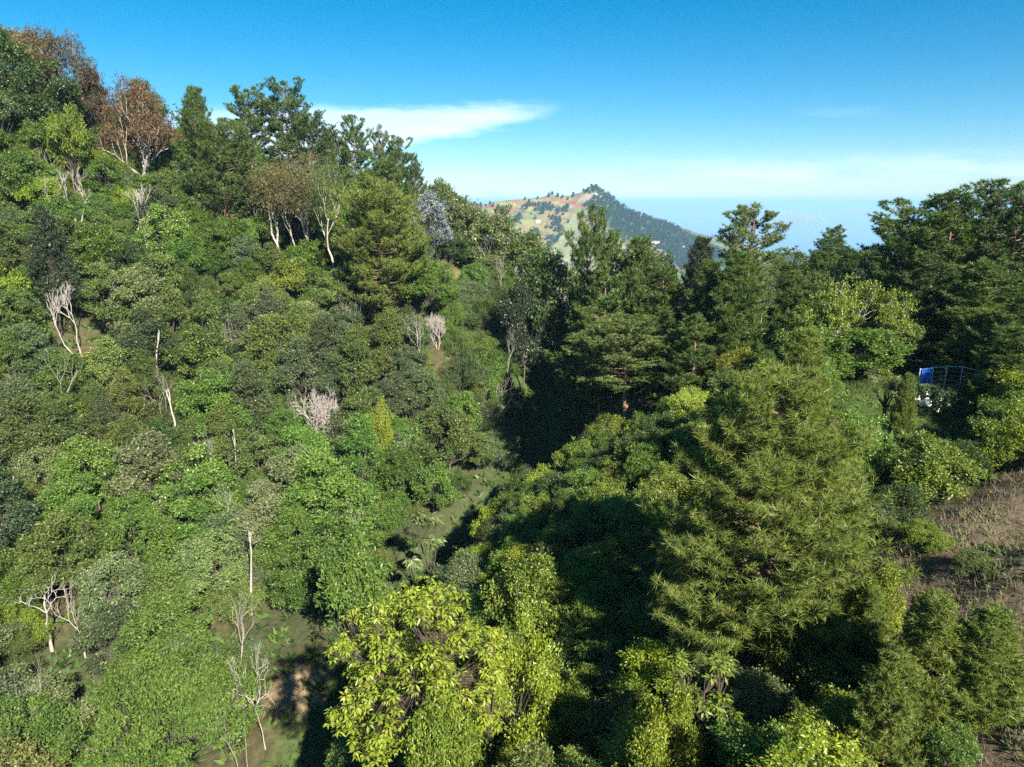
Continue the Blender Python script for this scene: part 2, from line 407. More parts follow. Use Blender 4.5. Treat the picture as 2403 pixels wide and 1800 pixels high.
def heightfield(name, fx, fy, zf, colf, amp, scl, seed):
    X, Y = np.meshgrid(fx, fy); x, y = X.ravel(), Y.ravel()
    nz = fbm(x, y, scl, 6, seed)
    z = zf(x, y) + nz * amp
    g = Geo(); a, b = len(fx), len(fy)
    i = (np.arange(b - 1)[:, None] * a + np.arange(a - 1)[None]).ravel()
    g.add(np.stack([x, y, z], 1), Q=np.stack([i, i + 1, i + a + 1, i + a], 1))
    me = g.mesh(name, M_MOUNT, True)
    set_vcol(me, colf(x, y, z, nz))
    return me, x.reshape(b, a), y.reshape(b, a), z.reshape(b, a)
def inside(u, v, poly):
    p = np.array(poly, float); r = np.zeros(len(u), bool); j = len(p) - 1
    for i in range(len(p)):
        c = ((p[i, 1] > v) != (p[j, 1] > v)) & (u < (p[j, 0] - p[i, 0]) * (v - p[i, 1]) / (p[j, 1] - p[i, 1] + 1e-9) + p[i, 0])
        r ^= c; j = i
    return r
FOREST1 = [(1370,462),(1395,440),(1420,448),(1460,480),(1520,503),(1700,560),(1780,660),(1600,660),(1560,580),(1490,570),(1440,560),(1390,500)]
def mcol(x, y, z, nz):
    u, v = proj(x, y, z)
    c = fields(x, y, 260, nz)
    j = fbm(x, y, 9.0, 3, 9.1)
    rock = inside(u + j * 8, v + j * 5, [(1358,470),(1375,455),(1400,452),(1418,462),(1424,478),(1405,484),(1380,480)])
    c[rock] = (0.27, 0.22, 0.16)
    wood = inside(u + j * 34, v + j * 24, FOREST1)
    c[wood & ~rock] = (0.055, 0.085, 0.028)
    spur = inside(u + j * 6, v, [(1335,505),(1352,500),(1385,560),(1400,640),(1240,650),(1285,590)])
    c[spur] = (0.17, 0.175, 0.085)
    gre = inside(u + j * 8, v, [(1150,520),(1240,495),(1330,520),(1280,600),(1220,640),(1120,600)])
    c[gre] = c[gre] * 0.5 + np.array([0.17, 0.18, 0.06]) * 0.5
    red = inside(u + j * 14, v + j * 5, [(1125,486),(1190,472),(1250,468),(1300,463),(1350,470),(1395,488),(1300,487),(1230,500),(1160,500)])
    k = (np.sin(x * .05 + z * .21 + 2 * j) > -0.25)
    c[red & k] = (0.20, 0.09, 0.055); c[red & ~k] = (0.17, 0.19, 0.055)
    return c
m1_, mx_, my_, mz_ = heightfield('mountain', np.arange(-760, 1000, 6.0), np.arange(1430, 2330, 6.0), mountain_z, mcol, 11.0, 130.0, 3.3)
mountain = put('mountain', m1_); tag(mountain, 'farmed mountain with red fields and a rocky summit', 'mountain', kind='structure')
def mcol2(x, y, z, nz):
    c = fields(x, y, 200, nz) * 0.8
    return c
m2_, hx_, hy_, hz_ = heightfield('far_ridge', np.arange(-400, 2200, 16.0), np.arange(2300, 3500, 16.0), mountain2_z, mcol2, 16.0, 200.0, 7.7)
far_ridge = put('far_ridge', m2_); tag(far_ridge, 'lower farmed ridge sloping down behind the mountain', 'ridge', kind='structure')
# low coast far behind
def coast_z(x, y): return -1180 + 420 * np.exp(-((y - 9800) / 1100) ** 2) * np.clip(1.2 - np.abs(x - 3300) / 2600, 0, 1)
m3_, _, _, _ = heightfield('coast_hills', np.arange(600, 6200, 90.0), np.arange(8000, 11800, 90.0), coast_z, lambda x, y, z, nz: np.tile(np.array([0.10, 0.12, 0.05]), (len(x), 1)), 60.0, 900.0, 1.7)
coast = put('coast_hills', m3_); tag(coast, 'faint low coastal hills by the sea', 'hills', kind='structure')
# ------------------------------------------------------------------ plant builders
def unit(v): return v / (np.linalg.norm(v, axis=-1, keepdims=True) + 1e-9)
def bez(p0, p1, p2, n):
    t = np.linspace(0, 1, n)[:, None]
    return (1 - t) ** 2 * p0 + 2 * t * (1 - t) * p1 + t * t * p2
def skeleton(rng, p0, d0, L, r, depth, kids=(2, 4), spread=0.6, up=0.25, wig=0.18, shrink=0.68, out=None, tips=None, seg_n=5, rdec=0.6):
    """branches that fork: a list of (points, radii) and the tips"""
    if out is None: out, tips = [], []
    P = [p0]; d = d0
    for i in range(seg_n):
        d = unit(d + rng.normal(size=3) * wig + np.array([0, 0, up * 0.25]))
        P.append(P[-1] + d * L / seg_n)
    P = np.array(P)
    out.append((P, np.linspace(r, r * (0.62 if depth else 0.3), seg_n + 1)))
    if depth == 0:
        tips.append((P[-1], d)); return out, tips
    k = rng.integers(kids[0], kids[1] + 1)
    az0 = rng.uniform(0, 6.28)
    for j in range(k):
        a = az0 + j * 6.28 / k + rng.uniform(-.5, .5)
        ref = np.array([0, 0, 1.]) if abs(d[2]) < .9 else np.array([1., 0, 0])
        e1 = unit(np.cross(d, ref)); e2 = np.cross(d, e1)
        nd = unit(d + spread * rng.uniform(.7, 1.3) * (np.cos(a) * e1 + np.sin(a) * e2) + np.array([0, 0, up]))
        s = -1 if j < 2 or depth < 2 else rng.integers(2, seg_n)
        skeleton(rng, P[s], nd, L * shrink * rng.uniform(.8, 1.2), r * rdec, depth - 1, kids, spread, up, wig, shrink, out, tips, seg_n, rdec)
    return out, tips
def tubes(g, sk_, sides_min=3):
    rmax = max(r[0] for _, r in sk_)
    for P, r in sk_: g.tube(P, r, 6 if r[0] > rmax * .5 else (4 if r[0] > rmax * .12 else sides_min))
def sprays(g, rng, C, dirs, n_per, L, W, spread, droop, A, bloom=0.0, fold=0.2, upw=0.7):
    """n_per leaves round each twig point C; dirs = outward direction of the twig"""
    n = len(C) * n_per
    P = np.repeat(C, n_per, 0) + rng.normal(size=(n, 3)) * spread
    D = unit(np.repeat(dirs, n_per, 0) * 0.7 + rng.normal(size=(n, 3)) * 0.75 + np.array([0, 0, -droop]))
    N = unit(rng.normal(size=(n, 3)) * 0.55 + np.array([0, 0, upw]) + np.repeat(dirs, n_per, 0) * 0.45)
    tint = np.clip(np.repeat(A, n_per) + rng.normal(size=n) * 0.22, 0, 1)
    if bloom: tint = np.where(rng.random(n) < bloom * np.repeat(np.clip(dirs[:, 2] + .5, 0, 1.3), n_per), 2.0, tint)
    g.leaves(P, D, N, L * rng.uniform(.7, 1.25, n), W * rng.uniform(.75, 1.2, n), tint, fold)

def broad_tree(name, seed, H, W, base=0.3, lobes=14, lobe_r=0.2, flat=0.75, n=7000, L=0.3, lw=0.13, per=8, spread=0.12, droop=0.15,
               bloom=0.0, shape='dome', leaf_mat=None, trunk_r=None, stems=1, upw=0.7, thin=0.0):
    """a broadleaf crown of leaf sprays on the ends of limbs. shape: dome, cone, umbrella, ball"""
    rng = np.random.default_rng(seed)
    tr = trunk_r or H * 0.017
    C, RR = [], []
    Hc = H * (1 - base)
    for i in range(lobes):
        a = i * 2.39996 + rng.uniform(-.7, .7)
        q = (i + .5 + rng.uniform(-.3, .3)) / lobes
        if shape == 'cone':
            zz = q ** 1.15; rad = (1 - zz) ** .9 * .78 + .05
        elif shape == 'umbrella':
            rad = math.sqrt(q) * .86; zz = .86 - .42 * rad ** 2 + rng.uniform(-.16, .08)
            if i % 5 == 4: zz -= .28; rad *= .8
        elif shape == 'ball':
            ph = math.acos(1 - 1.75 * q); rad = math.sin(ph) * .74; zz = .5 + .42 * math.cos(ph)
        else:
            ph = math.acos(1 - 1.12 * q); rad = math.sin(ph) * .78; zz = .30 + .58 * math.cos(ph)
        rr = lobe_r * W * rng.choice([.55, .8, 1.0, 1.2, 1.5]) * rng.uniform(.9, 1.15); zz *= rng.uniform(.80, 1.10) * (0.75 + .5 * (1 - zz) if shape == 'cone' else 1)
        jr = rng.uniform(.72, 1.22); C.append((math.cos(a) * rad * W / 2 * jr, math.sin(a) * rad * W / 2 * jr, H * base + Hc * zz - rr * flat * .3))
        RR.append(rr)
    C, RR = np.array(C), np.array(RR)
    top = (C[:, 2] + RR * flat).max(); C[:, 2] += (H - top)
    # wood
    g = Geo()
    for s in range(stems):
        a = rng.uniform(0, 6.28); off = 0 if stems == 1 else .12 * W
        b0 = np.array([math.cos(a + s * 6.28 / stems) * off * .3, math.sin(a + s * 6.28 / stems) * off * .3, -0.4])
        hub = np.array([math.cos(a + s * 6.28 / stems) * off + rng.normal() * .03 * H, math.sin(a + s * 6.28 / stems) * off + rng.normal() * .03 * H, H * (base + .12)])
        g.tube(bez(b0, b0 * .6 + hub * .4 + rng.normal(size=3) * [.02 * H, .02 * H, 0], hub, 6), np.linspace(tr, tr * .7, 6), 6)
        for j in range(lobes):
            if j % stems != s: continue
            m = (hub + C[j]) / 2; m[2] -= .1 * Hc * rng.random(); m[:2] *= .85
            g.tube(bez(hub - np.array([0, 0, H * .05 * rng.random()]), m, C[j], 5), np.linspace(tr * .26, tr * .06, 5), 3)
            for t in range(3):
                e = C[j] + unit(rng.normal(size=3) + [0, 0, .4]) * RR[j] * .8
                g.tube(np.array([C[j] * .6 + m * .4, (C[j] + e) / 2 + rng.normal(size=3) * .03 * W, e]), [tr * .13, tr * .09, tr * .04], 3)
    wood = g.mesh(name + '_trunk', M_BARK, True)
    # leaves
    g = Geo()
    nt = n // per
    wgt = RR ** 2 / (RR ** 2).sum()
    k = rng.choice(lobes, nt, p=wgt)
    d = unit(rng.normal(size=(nt, 3)) + np.array([0, 0, .35]))
    rad = rng.random(nt) ** .45
    lump = 1 + .22 * np.sin(d[:, 0] * 7 + k * 1.7) * np.sin(d[:, 1] * 6 + k) 
    shoot = np.where(rng.random(nt) < .09, rng.uniform(1.1, 1.5, nt), 1)          # shoots that stand out of the outline
    P = C[k] + d * (RR[k] * rad * lump * shoot)[:, None] * np.array([1, 1, flat])
    if thin:
        keep = rng.random(nt) > thin; P, d, k = P[keep], d[keep], k[keep]
    lobeA = rng.uniform(.30, .70, lobes)
    sprays(g, rng, P, d, per, L, lw, spread, droop, lobeA[k], bloom, upw=upw)
    crown = g.mesh(name + '_crown', leaf_mat or M_LEAF)
    return dict(trunk=wood, crown=crown, H=H, W=W)

def pine_tree(name, seed, H, W, base=0.22, whorls=13, per_w=5, tufts=1500, needles=14, nl=0.26, nw=0.03, shape='cone', upsweep=0.7, gaps=0.12, hero=0, dens=4.2):
    rng = np.random.default_rng(seed)
    g = Geo(); tr = H * 0.014 + .03
    lean = rng.normal(size=2) * .02 * H
    trunk = np.array([[lean[0] * t + .05 * math.sin(t * 7 + seed), lean[1] * t + .05 * math.cos(t * 6 + seed), H * t - .4 * (1 - t)] for t in np.linspace(0, .985, 10)])
    g.tube(trunk, np.linspace(tr, tr * .12, 10), 7)
    TP, TD = [trunk[-1]], [np.array([0, 0, 1.])]
    for i in range(whorls):
        q = (i + .5) / whorls                     # 0 bottom .. 1 top
        t = base + (1 - base) * q * .97
        c = np.array([np.interp(t, np.linspace(0, .985, 10), trunk[:, j]) for j in range(3)])
        if shape == 'cone': prof = (1 - q) ** .75 * min(1, .72 + q * 1.4) + .07
        elif shape == 'dome': prof = (1 - q) ** .62 * min(1, .8 + q) + .05
        elif shape == 'spire': prof = (1 - q) ** .6 * .9 + .10
        else: prof = math.sqrt(max(0, 1 - (2 * q - .85) ** 2 / 1.5)) * (.75 + .25 * math.sin(i * 2.1 + seed)) + .05
        a0 = rng.uniform(0, 6.28)
        for j in range(per_w):
            if rng.random() < gaps: continue
            a = a0 + j * 6.28 / per_w + rng.uniform(-.35, .35)
            Lb = W / 2 * prof * rng.uniform(.66, 1.15)
            tj = t + rng.uniform(-.5, .5) * (1 - base) / whorls; c = np.array([np.interp(tj, np.linspace(0, .985, 10), trunk[:, j_]) for j_ in range(3)])
            out = np.array([math.cos(a), math.sin(a), 0])
            rise = (-.12 + .55 * q) * Lb
            mid = c + out * Lb * .6 + np.array([0, 0, rise * .35 - .05 * Lb])
            end = c + out * Lb + np.array([0, 0, rise + upsweep * .42 * Lb])
            B = bez(c, mid, end, 7)
            g.tube(B, np.linspace(tr * .34 * (1.05 - .7 * q), tr * .05, 7), 4)
            nsub = max(3, int(Lb * dens))
            for s in range(nsub):
                f = .28 + .72 * (s + rng.random() * .6) / nsub
                b = np.array([np.interp(f, np.linspace(0, 1, 7), B[:, k]) for k in range(3)])
                ang = a + (1 if s % 2 else -1) * rng.uniform(.35, 1.0)
                ls = Lb * .42 * (1.15 - f * .7) * rng.uniform(.6, 1.25) + .10
                sd = np.array([math.cos(ang), math.sin(ang), .22 + .5 * upsweep * f])
                e = b + sd * ls + np.array([0, 0, upsweep * ls * .3])
                g.tube(np.array([b, (b + e) / 2 - [0, 0, .05 * ls], e]), [tr * .07, tr * .05, tr * .03], 3)
                m = max(2, int(ls / .17))
                for z in range(m):
                    w = 1 - z * .3 / max(ls, .3)
                    if w < .15: break
                    TP.append(b + (e - b) * w + rng.normal(size=3) * .05); TD.append(unit(sd * .7 + np.array([0, 0, .55 + upsweep * .4]) + rng.normal(size=3) * .28))
            TP.append(end); TD.append(unit(out * .5 + np.array([0, 0, .9])))
            if True:                              # rounded puffs of needles at the branch ends
                for z in range(int((9 + Lb * 3) if shape == 'mature' else 4 + Lb * 2)):
                    dd = unit(rng.normal(size=3) + [0, 0, .55]); TP.append(end - out * .12 * Lb + dd * np.array([1, 1, .62]) * (.22 + .13 * Lb) * rng.uniform(.7, 1.1)); TD.append(unit(dd + [0, 0, .35]))
    wood = g.mesh(name + '_trunk', M_BARK, True)
    TP, TD = np.array(TP), np.array(TD)
    print(name, seed, 'tufts', len(TP), 'of', tufts)
    if len(TP) > tufts:
        s = rng.choice(len(TP), tufts, False); TP, TD = TP[s], TD[s]
    g = Geo()
    clump = .5 + .2 * np.sin(TP[:, 0] * 1.7 + TP[:, 2] * 1.1) * np.sin(TP[:, 1] * 1.9 + 1)
    def needle_set(P, D, cl):
        n = len(P) * needles
        Pn = np.repeat(P, needles, 0) + np.repeat(D, needles, 0) * (rng.random(n) * nl * .45 - nl * .25)[:, None]
        Dn = np.repeat(D, needles, 0) * .62 + unit(rng.normal(size=(n, 3))) * .8
        Dn[:, 2] -= .06
        A = np.clip(np.repeat(cl, needles) + rng.normal(size=n) * .2, 0, 1)
        g.needles(Pn, Dn, nl * rng.uniform(.75, 1.15, n), nw, A, rng)
    extra = None
    if hero:
        # the tufts nearest the viewer become parts of their own
        sc = TP[:, 1] - TP[:, 2] * .55 + np.abs(TP[:, 0]) * .15
        o = np.argsort(sc); extra = (TP[o[:hero]], TD[o[:hero]])
        TP, TD, clump = TP[o[hero:]], TD[o[hero:]], clump[o[hero:]]
    needle_set(TP, TD, clump)
    return dict(trunk=wood, crown=g.mesh(name + '_needles', M_NEEDLE), H=H, W=W, tufts=extra)

def limb_tree(name, seed, H, L0, r, depth, kids, spread, up, shrink, lean=(0, 0), leaf=None, stems=1, wig=.16, mat=None, clear=0.0, rdec=0.6):
    """a tree whose pale limbs show: bare, or with leaf sprays hung on its tips"""
    rng = np.random.default_rng(seed)
    sk_, tips = [], []
    for s in range(stems):
        a = s * 6.28 / max(stems, 1) + rng.uniform(0, 1)
        d = unit(np.array([lean[0], lean[1], 1.0]) + (0 if stems == 1 else .35) * np.array([math.cos(a), math.sin(a), 0]))
        b0 = np.array([math.cos(a) * .1, math.sin(a) * .1, -.3]) * (stems > 1) + np.array([0, 0, -.2])
        if clear:
            e0 = b0 + d * clear + np.array([0, 0, .1]); bow = rng.normal(size=3) * [.05, .05, 0] * clear
            sk_.append((bez(b0, (b0 + e0) / 2 + bow, e0, 7), np.linspace(r * 1.5, r, 7))); b0 = e0
        skeleton(rng, b0, d, L0, r, depth, kids, spread, up, wig, shrink, sk_, tips, 5, rdec)
    top = max(P[:, 2].max() for P, _ in sk_); k = H / top
    sk_ = [(P * k, rr) for P, rr in sk_]; tips = [(p * k, d) for p, d in tips]
    g = Geo(); tubes(g, sk_); wood = g.mesh(name + '_trunk', mat or M_BARK, True)
    W = 2 * max(np.abs(P[:, :2]).max() for P, _ in sk_)
    res = dict(trunk=wood, crown=None, H=H, W=W)
    if leaf:
        g = Geo()
        C = np.array([p for p, _ in tips]); D = np.array([d for _, d in tips])
        m = leaf.get('tw', 5)
        C = np.repeat(C, m, 0) + rng.normal(size=(len(C) * m, 3)) * leaf.get('tr', .35) * np.array([1, 1, leaf.get('tz', .7)]); D = unit(np.repeat(D, m, 0) + rng.normal(size=C.shape) * .5)
        sprays(g, rng, C, D, leaf['per'], leaf['L'], leaf['W'], leaf['spread'], leaf.get('droop', .2), rng.uniform(.3, .7, len(C)), leaf.get('bloom', 0))
        res['crown'] = g.mesh(name + '_crown', leaf.get('mat', M_LEAF))
    return res

def whorl_leaf_mesh(name, L, W, seed):
    """one drooping spray of long leaves hung round a shoot tip"""
    rng = np.random.default_rng(seed); g = Geo(); n = 8
    a = np.arange(n) * 6.28 / n + rng.uniform(-.3, .3, n)
    D = np.stack([np.cos(a), np.sin(a), rng.uniform(-.75, -.05, n)], 1)
    P = np.stack([np.cos(a) * .04, np.sin(a) * .04, rng.uniform(-.05, .05, n)], 1)
    g.leaves(P, D, np.tile([0, 0, 1.0], (n, 1)) + rng.normal(size=(n, 3)) * .25, L * rng.uniform(.75, 1.15, n), W, rng.uniform(.25, .85, n), .3)
    return g
# ------------------------------------------------------------------ one of each plant
PR = {}
for i in range(5):
    PR['wattle%d' % i] = broad_tree('wattle', 10 + i, 9, 6.2, .16, 46, .102, .7, 18000, .26, .10, 8, .13, .2, .035, ('dome', 'umbrella')[i % 2])
for i in range(2):
    PR['cone%d' % i] = broad_tree('tall_wattle', 20 + i, 11, 5.0, .2, 40, .13, .8, 15000, .26, .10, 8, .13, .2, .02, 'cone')
for i in range(3):
    PR['feather%d' % i] = broad_tree('feather_tree', 30 + i, 8, 7.0, .2, 46, .10, .5, 17000, .34, .12, 8, .16, .3, 0, 'umbrella', upw=1.0)
for i in range(4):
    PR['leafy%d' % i] = broad_tree('broadleaf_tree', 40 + i, 8, 6.0, .16, 44, .11, .8, 16000, .24, .13, 9, .14, .2, 0, 'ball', M_GLOSS)
for i in range(5):
    PR['bush%d' % i] = broad_tree('bush', 50 + i, 4.0, 3.8, .10, 34, .125, .85, 17000, .125, .062, 9, .085, .05, 0, ('dome', 'ball')[i % 2], M_GLOSS, .05, 3, thin=.1)
for i in range(2):
    PR['fine%d' % i] = broad_tree('fine_shrub', 60 + i, 5.0, 5.5, .12, 40, .115, .7, 16000, .17, .055, 10, .11, .1, .01, 'dome', M_LEAF, .06, 3)
for i in range(3):
    PR['pine%d' % i] = pine_tree('pine', 70 + i, 14, 8.0, .10, 14, 6, 3600, 13, .36, .075, 'cone', 1.15, .06, 0, 5.5)
for i in range(3):
    PR['oldpine%d' % i] = pine_tree('old_pine', 80 + i, 15, 8.0, .34, 12, 6, 2900, 13, .36, .075, 'mature', .7, .14)
for i in range(2):
    PR['spire%d' % i] = pine_tree('young_pine', 90 + i, 9, 4.2, .06, 20, 7, 3000, 16, .32, .045, 'spire', 1.4, .06, 0, 7)

# ------------------------------------------------------------------ colours by everyday name
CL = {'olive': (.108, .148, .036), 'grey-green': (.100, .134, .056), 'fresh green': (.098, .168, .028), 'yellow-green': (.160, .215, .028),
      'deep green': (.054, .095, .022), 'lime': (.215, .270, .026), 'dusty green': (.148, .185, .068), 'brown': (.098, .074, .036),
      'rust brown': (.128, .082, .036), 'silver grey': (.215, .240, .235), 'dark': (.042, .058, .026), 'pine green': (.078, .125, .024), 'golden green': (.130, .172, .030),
      'straw brown': (.170, .150, .062)}
BARK = {'grey': (.105, .088, .070), 'pale': (.30, .26, .21), 'dead': (.33, .295, .255), 'pine': (.20, .125, .085), 'dark': (.07, .055, .04)}
rngp = np.random.default_rng(77)
placed = []            # (x, y, radius) of everything already standing
marks = []             # (u, v, short name) landmarks for telling repeats apart

def jig(c, s=.10): return tuple(float(q) for q in np.clip(np.array(c) * (1 + rngp.normal() * s) * (1 + rngp.normal(size=3) * s * .35), .004, .6))
def plant(P, name, cat, label, x, y, H, W, col, bark='grey', group=None, mark=None, rz=None, sink=.15):
    z = gz(x, y)
    rz = rngp.uniform(0, 6.28) if rz is None else rz
    t = empty(name, (x, y, z - sink), rz, (W / P['W'], W / P['W'], H / P['H']))
    tag(t, label, cat, group)
    put('trunk', P['trunk'], t, BARK[bark] if isinstance(bark, str) else bark)
    if P['crown']: put('needles' if 'needles' in P['crown'].name else 'crown', P['crown'], t, col)
    placed.append((x, y, W / 2))
    if mark:
        u, v = proj(x, y, z + H * .7); marks.append((u, v, mark))
    return t
def hero(P, name, cat, label, u, v, d, W, col, bark='grey', mark=None, minH=2.0, rz=None, group=None):
    """a plant whose top stands at distance d in the direction of photograph pixel (u, v)"""
    P = PR[P] if isinstance(P, str) else P
    x, y, zt = at(u, v, d)
    H = max(minH, zt - gz(x, y) + .15)
    return plant(P, name, cat, label, x, y, H, W, jig(CL[col], .04), bark, group, mark, rz)

# --- along the left ridge
B1 = broad_tree('domed_tree', 101, 11, 10, .3, 26, .15, .6, 15000, .26, .11, 8, .16, .1, 0, 'dome', thin=.25)
hero(B1, 'domed_tree', 'tree', 'brown domed tree on the skyline at the top of the hill', 132, 72, 112, 10.5, 'brown', 'pale', 'brown domed skyline tree')
hero('feather1', 'feather_tree', 'tree', 'ochre tree on the skyline just behind the brown domed tree', 50, 76, 116, 8.5, 'straw brown', 'pale')
hero('leafy0', 'broadleaf_tree', 'tree', 'deep green tree at the corner of the skyline below the ochre tree', -12, 62, 108, 8, 'deep green')
hero('leafy1', 'broadleaf_tree', 'tree', 'dark rounded tree directly below the brown domed tree', 90, 140, 106, 10, 'deep green')
hero('wattle0', 'wattle_tree', 'tree', 'brownish tree on the skyline downhill of the brown domed tree', 205, 160, 113, 6, 'brown')
hero('feather2', 'feather_tree', 'tree', 'thin blue green tree on the skyline behind the rust topped tree', 320, 188, 121, 8, 'grey-green')
B2 = limb_tree('rust_tree', 111, 8, 2.2, .26, 4, (3, 3), .75, .25, .78, leaf=dict(tw=10, tr=.55, tz=.35, per=8, L=.26, W=.1, spread=.16), stems=2)
hero(B2, 'rust_tree', 'tree', 'rust red flat topped tree with pale forked limbs below the skyline', 305, 195, 108, 11, 'rust brown', 'pale', 'rust red flat topped tree')
hero('spire0', 'young_pine', 'pine tree', 'pointed pine standing alone against the sky on the ridge', 449, 208, 121, 6, 'pine green', 'pine', 'pointed skyline pine')
hero('oldpine0', 'old_pine', 'pine tree', 'flat topped pine on the skyline, first of the ridge pines', 578, 218, 124, 8.5, 'pine green', 'pine')
hero('oldpine1', 'old_pine', 'pine tree', 'tallest open crowned pine on the skyline ridge', 668, 206, 123, 9.5, 'pine green', 'pine', 'tallest open crowned ridge pine')
hero('oldpine2', 'old_pine', 'pine tree', 'bushy pine leaning out downhill of the tallest ridge pine', 725, 268, 122, 8, 'deep green', 'pine')
hero('leafy2', 'broadleaf_tree', 'tree', 'small dark leafy tree on the ridge between two pines', 775, 300, 126, 5, 'deep green')
hero('oldpine0', 'old_pine', 'pine tree', 'rounded pine on the skyline above the dense slope', 829, 290, 126, 6.5, 'pine green', 'pine')
hero('oldpine2', 'old_pine', 'pine tree', 'thin grey pine on the skyline where the ridge drops', 888, 312, 132, 5.0, 'grey-green', 'pine', 'thin grey skyline pine')
hero('oldpine1', 'old_pine', 'pine tree', 'open pine with sky showing through beside the grey pine', 932, 334, 130, 6.2, 'pine green', 'pine')
hero('pine0', 'pine', 'pine tree', 'dark compact pine, lowest of the pines on the ridge', 972, 366, 128, 6.0, 'deep green', 'pine')
hero('leafy3', 'broadleaf_tree', 'tree', 'rounded olive tree at the foot of the skyline ridge', 1036, 420, 130, 8, 'olive', 'grey', 'olive tree at the ridge foot')
hero('leafy1', 'broadleaf_tree', 'tree', 'pale olive tree just above the silver grey tree', 990, 470, 120, 8.5, 'dusty green')
PINE_L = pine_tree('great_pine', 121, 15, 12, .08, 15, 7, 6500, 12, .38, .08, 'mature', .9, .04)
hero(PINE_L, 'pine', 'pine tree', 'broad dense dark pine standing in the upper slope forest', 512, 300, 104, 13, 'pine green', 'pine', 'broad dense dark pine')
hero('pine2', 'pine', 'pine tree', 'dark green pine behind the top of the golden pine', 900, 372, 110, 11, 'pine green', 'pine', 'dark pine behind the golden pine')
PINE_H = pine_tree('golden_pine', 131, 18, 12, .12, 17, 7, 7000, 13, .40, .075, 'mature', .9, .05)
hero(PINE_H, 'pine', 'pine tree', 'large golden green pine in the middle of the slope', 893, 448, 88, 11.6, 'golden green', 'pine', 'large golden pine', rz=1.0)
EUC = dict(tw=16, tr=.75, tz=1.0, per=10, L=.26, W=.065, spread=.25, droop=.7)
E1 = limb_tree('gum_tree', 141, 14, 4.2, .17, 4, (2, 4), .5, .35, .72, (-.15, 0), EUC, 2)
hero(E1, 'gum_tree', 'tree', 'gum tree with white forked limbs and sparse olive brown leaves', 665, 362, 101, 12, 'straw brown', (.40, .35, .29), 'white limbed gum tree', rz=.4)
E2 = limb_tree('gum_tree', 143, 11, 3.6, .2, 4, (2, 3), .55, .3, .72, (.1, 0), EUC, 1)
hero(E2, 'gum_tree', 'tree', 'thinner gum tree with a bare white top beside the golden pine', 768, 392, 98, 8, 'olive', (.40, .35, .29), 'thin gum tree')
hero('leafy0', 'silver_tree', 'tree', 'silver grey tree leaning out beside the golden pine', 1000, 452, 104, 6.6, 'silver grey', 'grey', 'silver grey tree')
hero('leafy2', 'broadleaf_tree', 'tree', 'broad olive tree with cream tips above the grassy clearing', 1150, 505, 113, 11, 'dusty green', 'grey', 'cream tipped tree over the clearing')
hero('leafy3', 'broadleaf_tree', 'tree', 'olive tree between the silver grey tree and the distant mountain', 1085, 462, 122, 9, 'dusty green')
hero('leafy1', 'broadleaf_tree', 'tree', 'dark glossy tree at the upper edge of the grassy clearing', 1050, 545, 108, 7, 'deep green')
hero('leafy0', 'broadleaf_tree', 'tree', 'olive tree closing the skyline below the mountain fields', 1240, 545, 105, 8, 'olive')
hero('oldpine1', 'old_pine', 'pine tree', 'small pine rising before the fields of the far mountain', 1178, 492, 125, 4.0, 'olive', 'pine')
# --- the ridge of pines
hero('leafy2', 'broadleaf_tree', 'tree', 'dark leafy tree above the head of the shaded gully', 1290, 590, 88, 9, 'deep green', 'grey', 'dark tree above the gully head')
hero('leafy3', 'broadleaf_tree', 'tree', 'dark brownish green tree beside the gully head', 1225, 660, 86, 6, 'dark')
hero('oldpine0', 'old_pine', 'pine tree', 'pine with the highest tip before the mountain spur', 1388, 522, 82, 6, 'pine green', 'pine', 'pine before the mountain spur')
hero('pine0', 'pine', 'pine tree', 'rounded pine just in front of the mountain forest', 1445, 548, 76, 7, 'pine green', 'pine')
hero('spire1', 'young_pine', 'pine tree', 'pointed twin tipped pine among the ridge pines', 1505, 566, 72, 6, 'pine green', 'pine')
hero('pine1', 'pine', 'pine tree', 'large pine whose boughs overhang the shaded gully', 1420, 640, 66, 10, 'pine green', 'pine', 'large pine over the gully')
hero('pine2', 'pine', 'pine tree', 'sunlit green pine in the middle of the pine stand', 1560, 625, 62, 9, 'pine green', 'pine', 'sunlit middle pine')
hero('oldpine2', 'old_pine', 'pine tree', 'low spreading pine over the red earth bank', 1480, 745, 58, 9.5, 'olive', 'pine', 'spreading pine over the red bank')
hero('leafy1', 'broadleaf_tree', 'tree', 'dark leafy tree behind the pointed twin tipped pine', 1560, 590, 92, 5, 'deep green')
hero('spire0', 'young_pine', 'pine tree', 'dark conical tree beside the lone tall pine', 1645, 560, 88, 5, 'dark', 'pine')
TALLP = pine_tree('tall_pine', 151, 15, 7.5, .3, 11, 5, 2500, 13, .38, .075, 'mature', .7, .2)
hero(TALLP, 'old_pine', 'pine tree', 'lone tall pine with an open crown standing before the sea', 1757, 497, 76, 8.2, 'olive', 'pine', 'lone tall pine', rz=2.0)
hero('spire1', 'young_pine', 'pine tree', 'bright narrow pine in front of the lone tall pine', 1745, 600, 56, 5.4, 'pine green', 'pine', 'bright narrow pine')
hero('spire0', 'young_pine', 'pine tree', 'narrow pine with a bare trunk showing halfway down', 1665, 615, 59, 4.2, 'pine green', 'pine')
hero('pine0', 'pine', 'pine tree', 'bushy pine at the dark gap below the narrow pines', 1640, 740, 54, 6, 'pine green', 'pine')
E3 = limb_tree('gum_tree', 145, 11, 3.4, .16, 4, (2, 3), .45, .45, .74, (0, 0), dict(tw=8, tr=.5, tz=1.1, per=9, L=.26, W=.05, spread=.22, droop=.9), 1)
hero(E3, 'gum_tree', 'tree', 'pale drooping gum tree behind the lime green tree', 1808, 622, 63, 6.0, 'dusty green', 'pale', 'pale drooping gum tree')
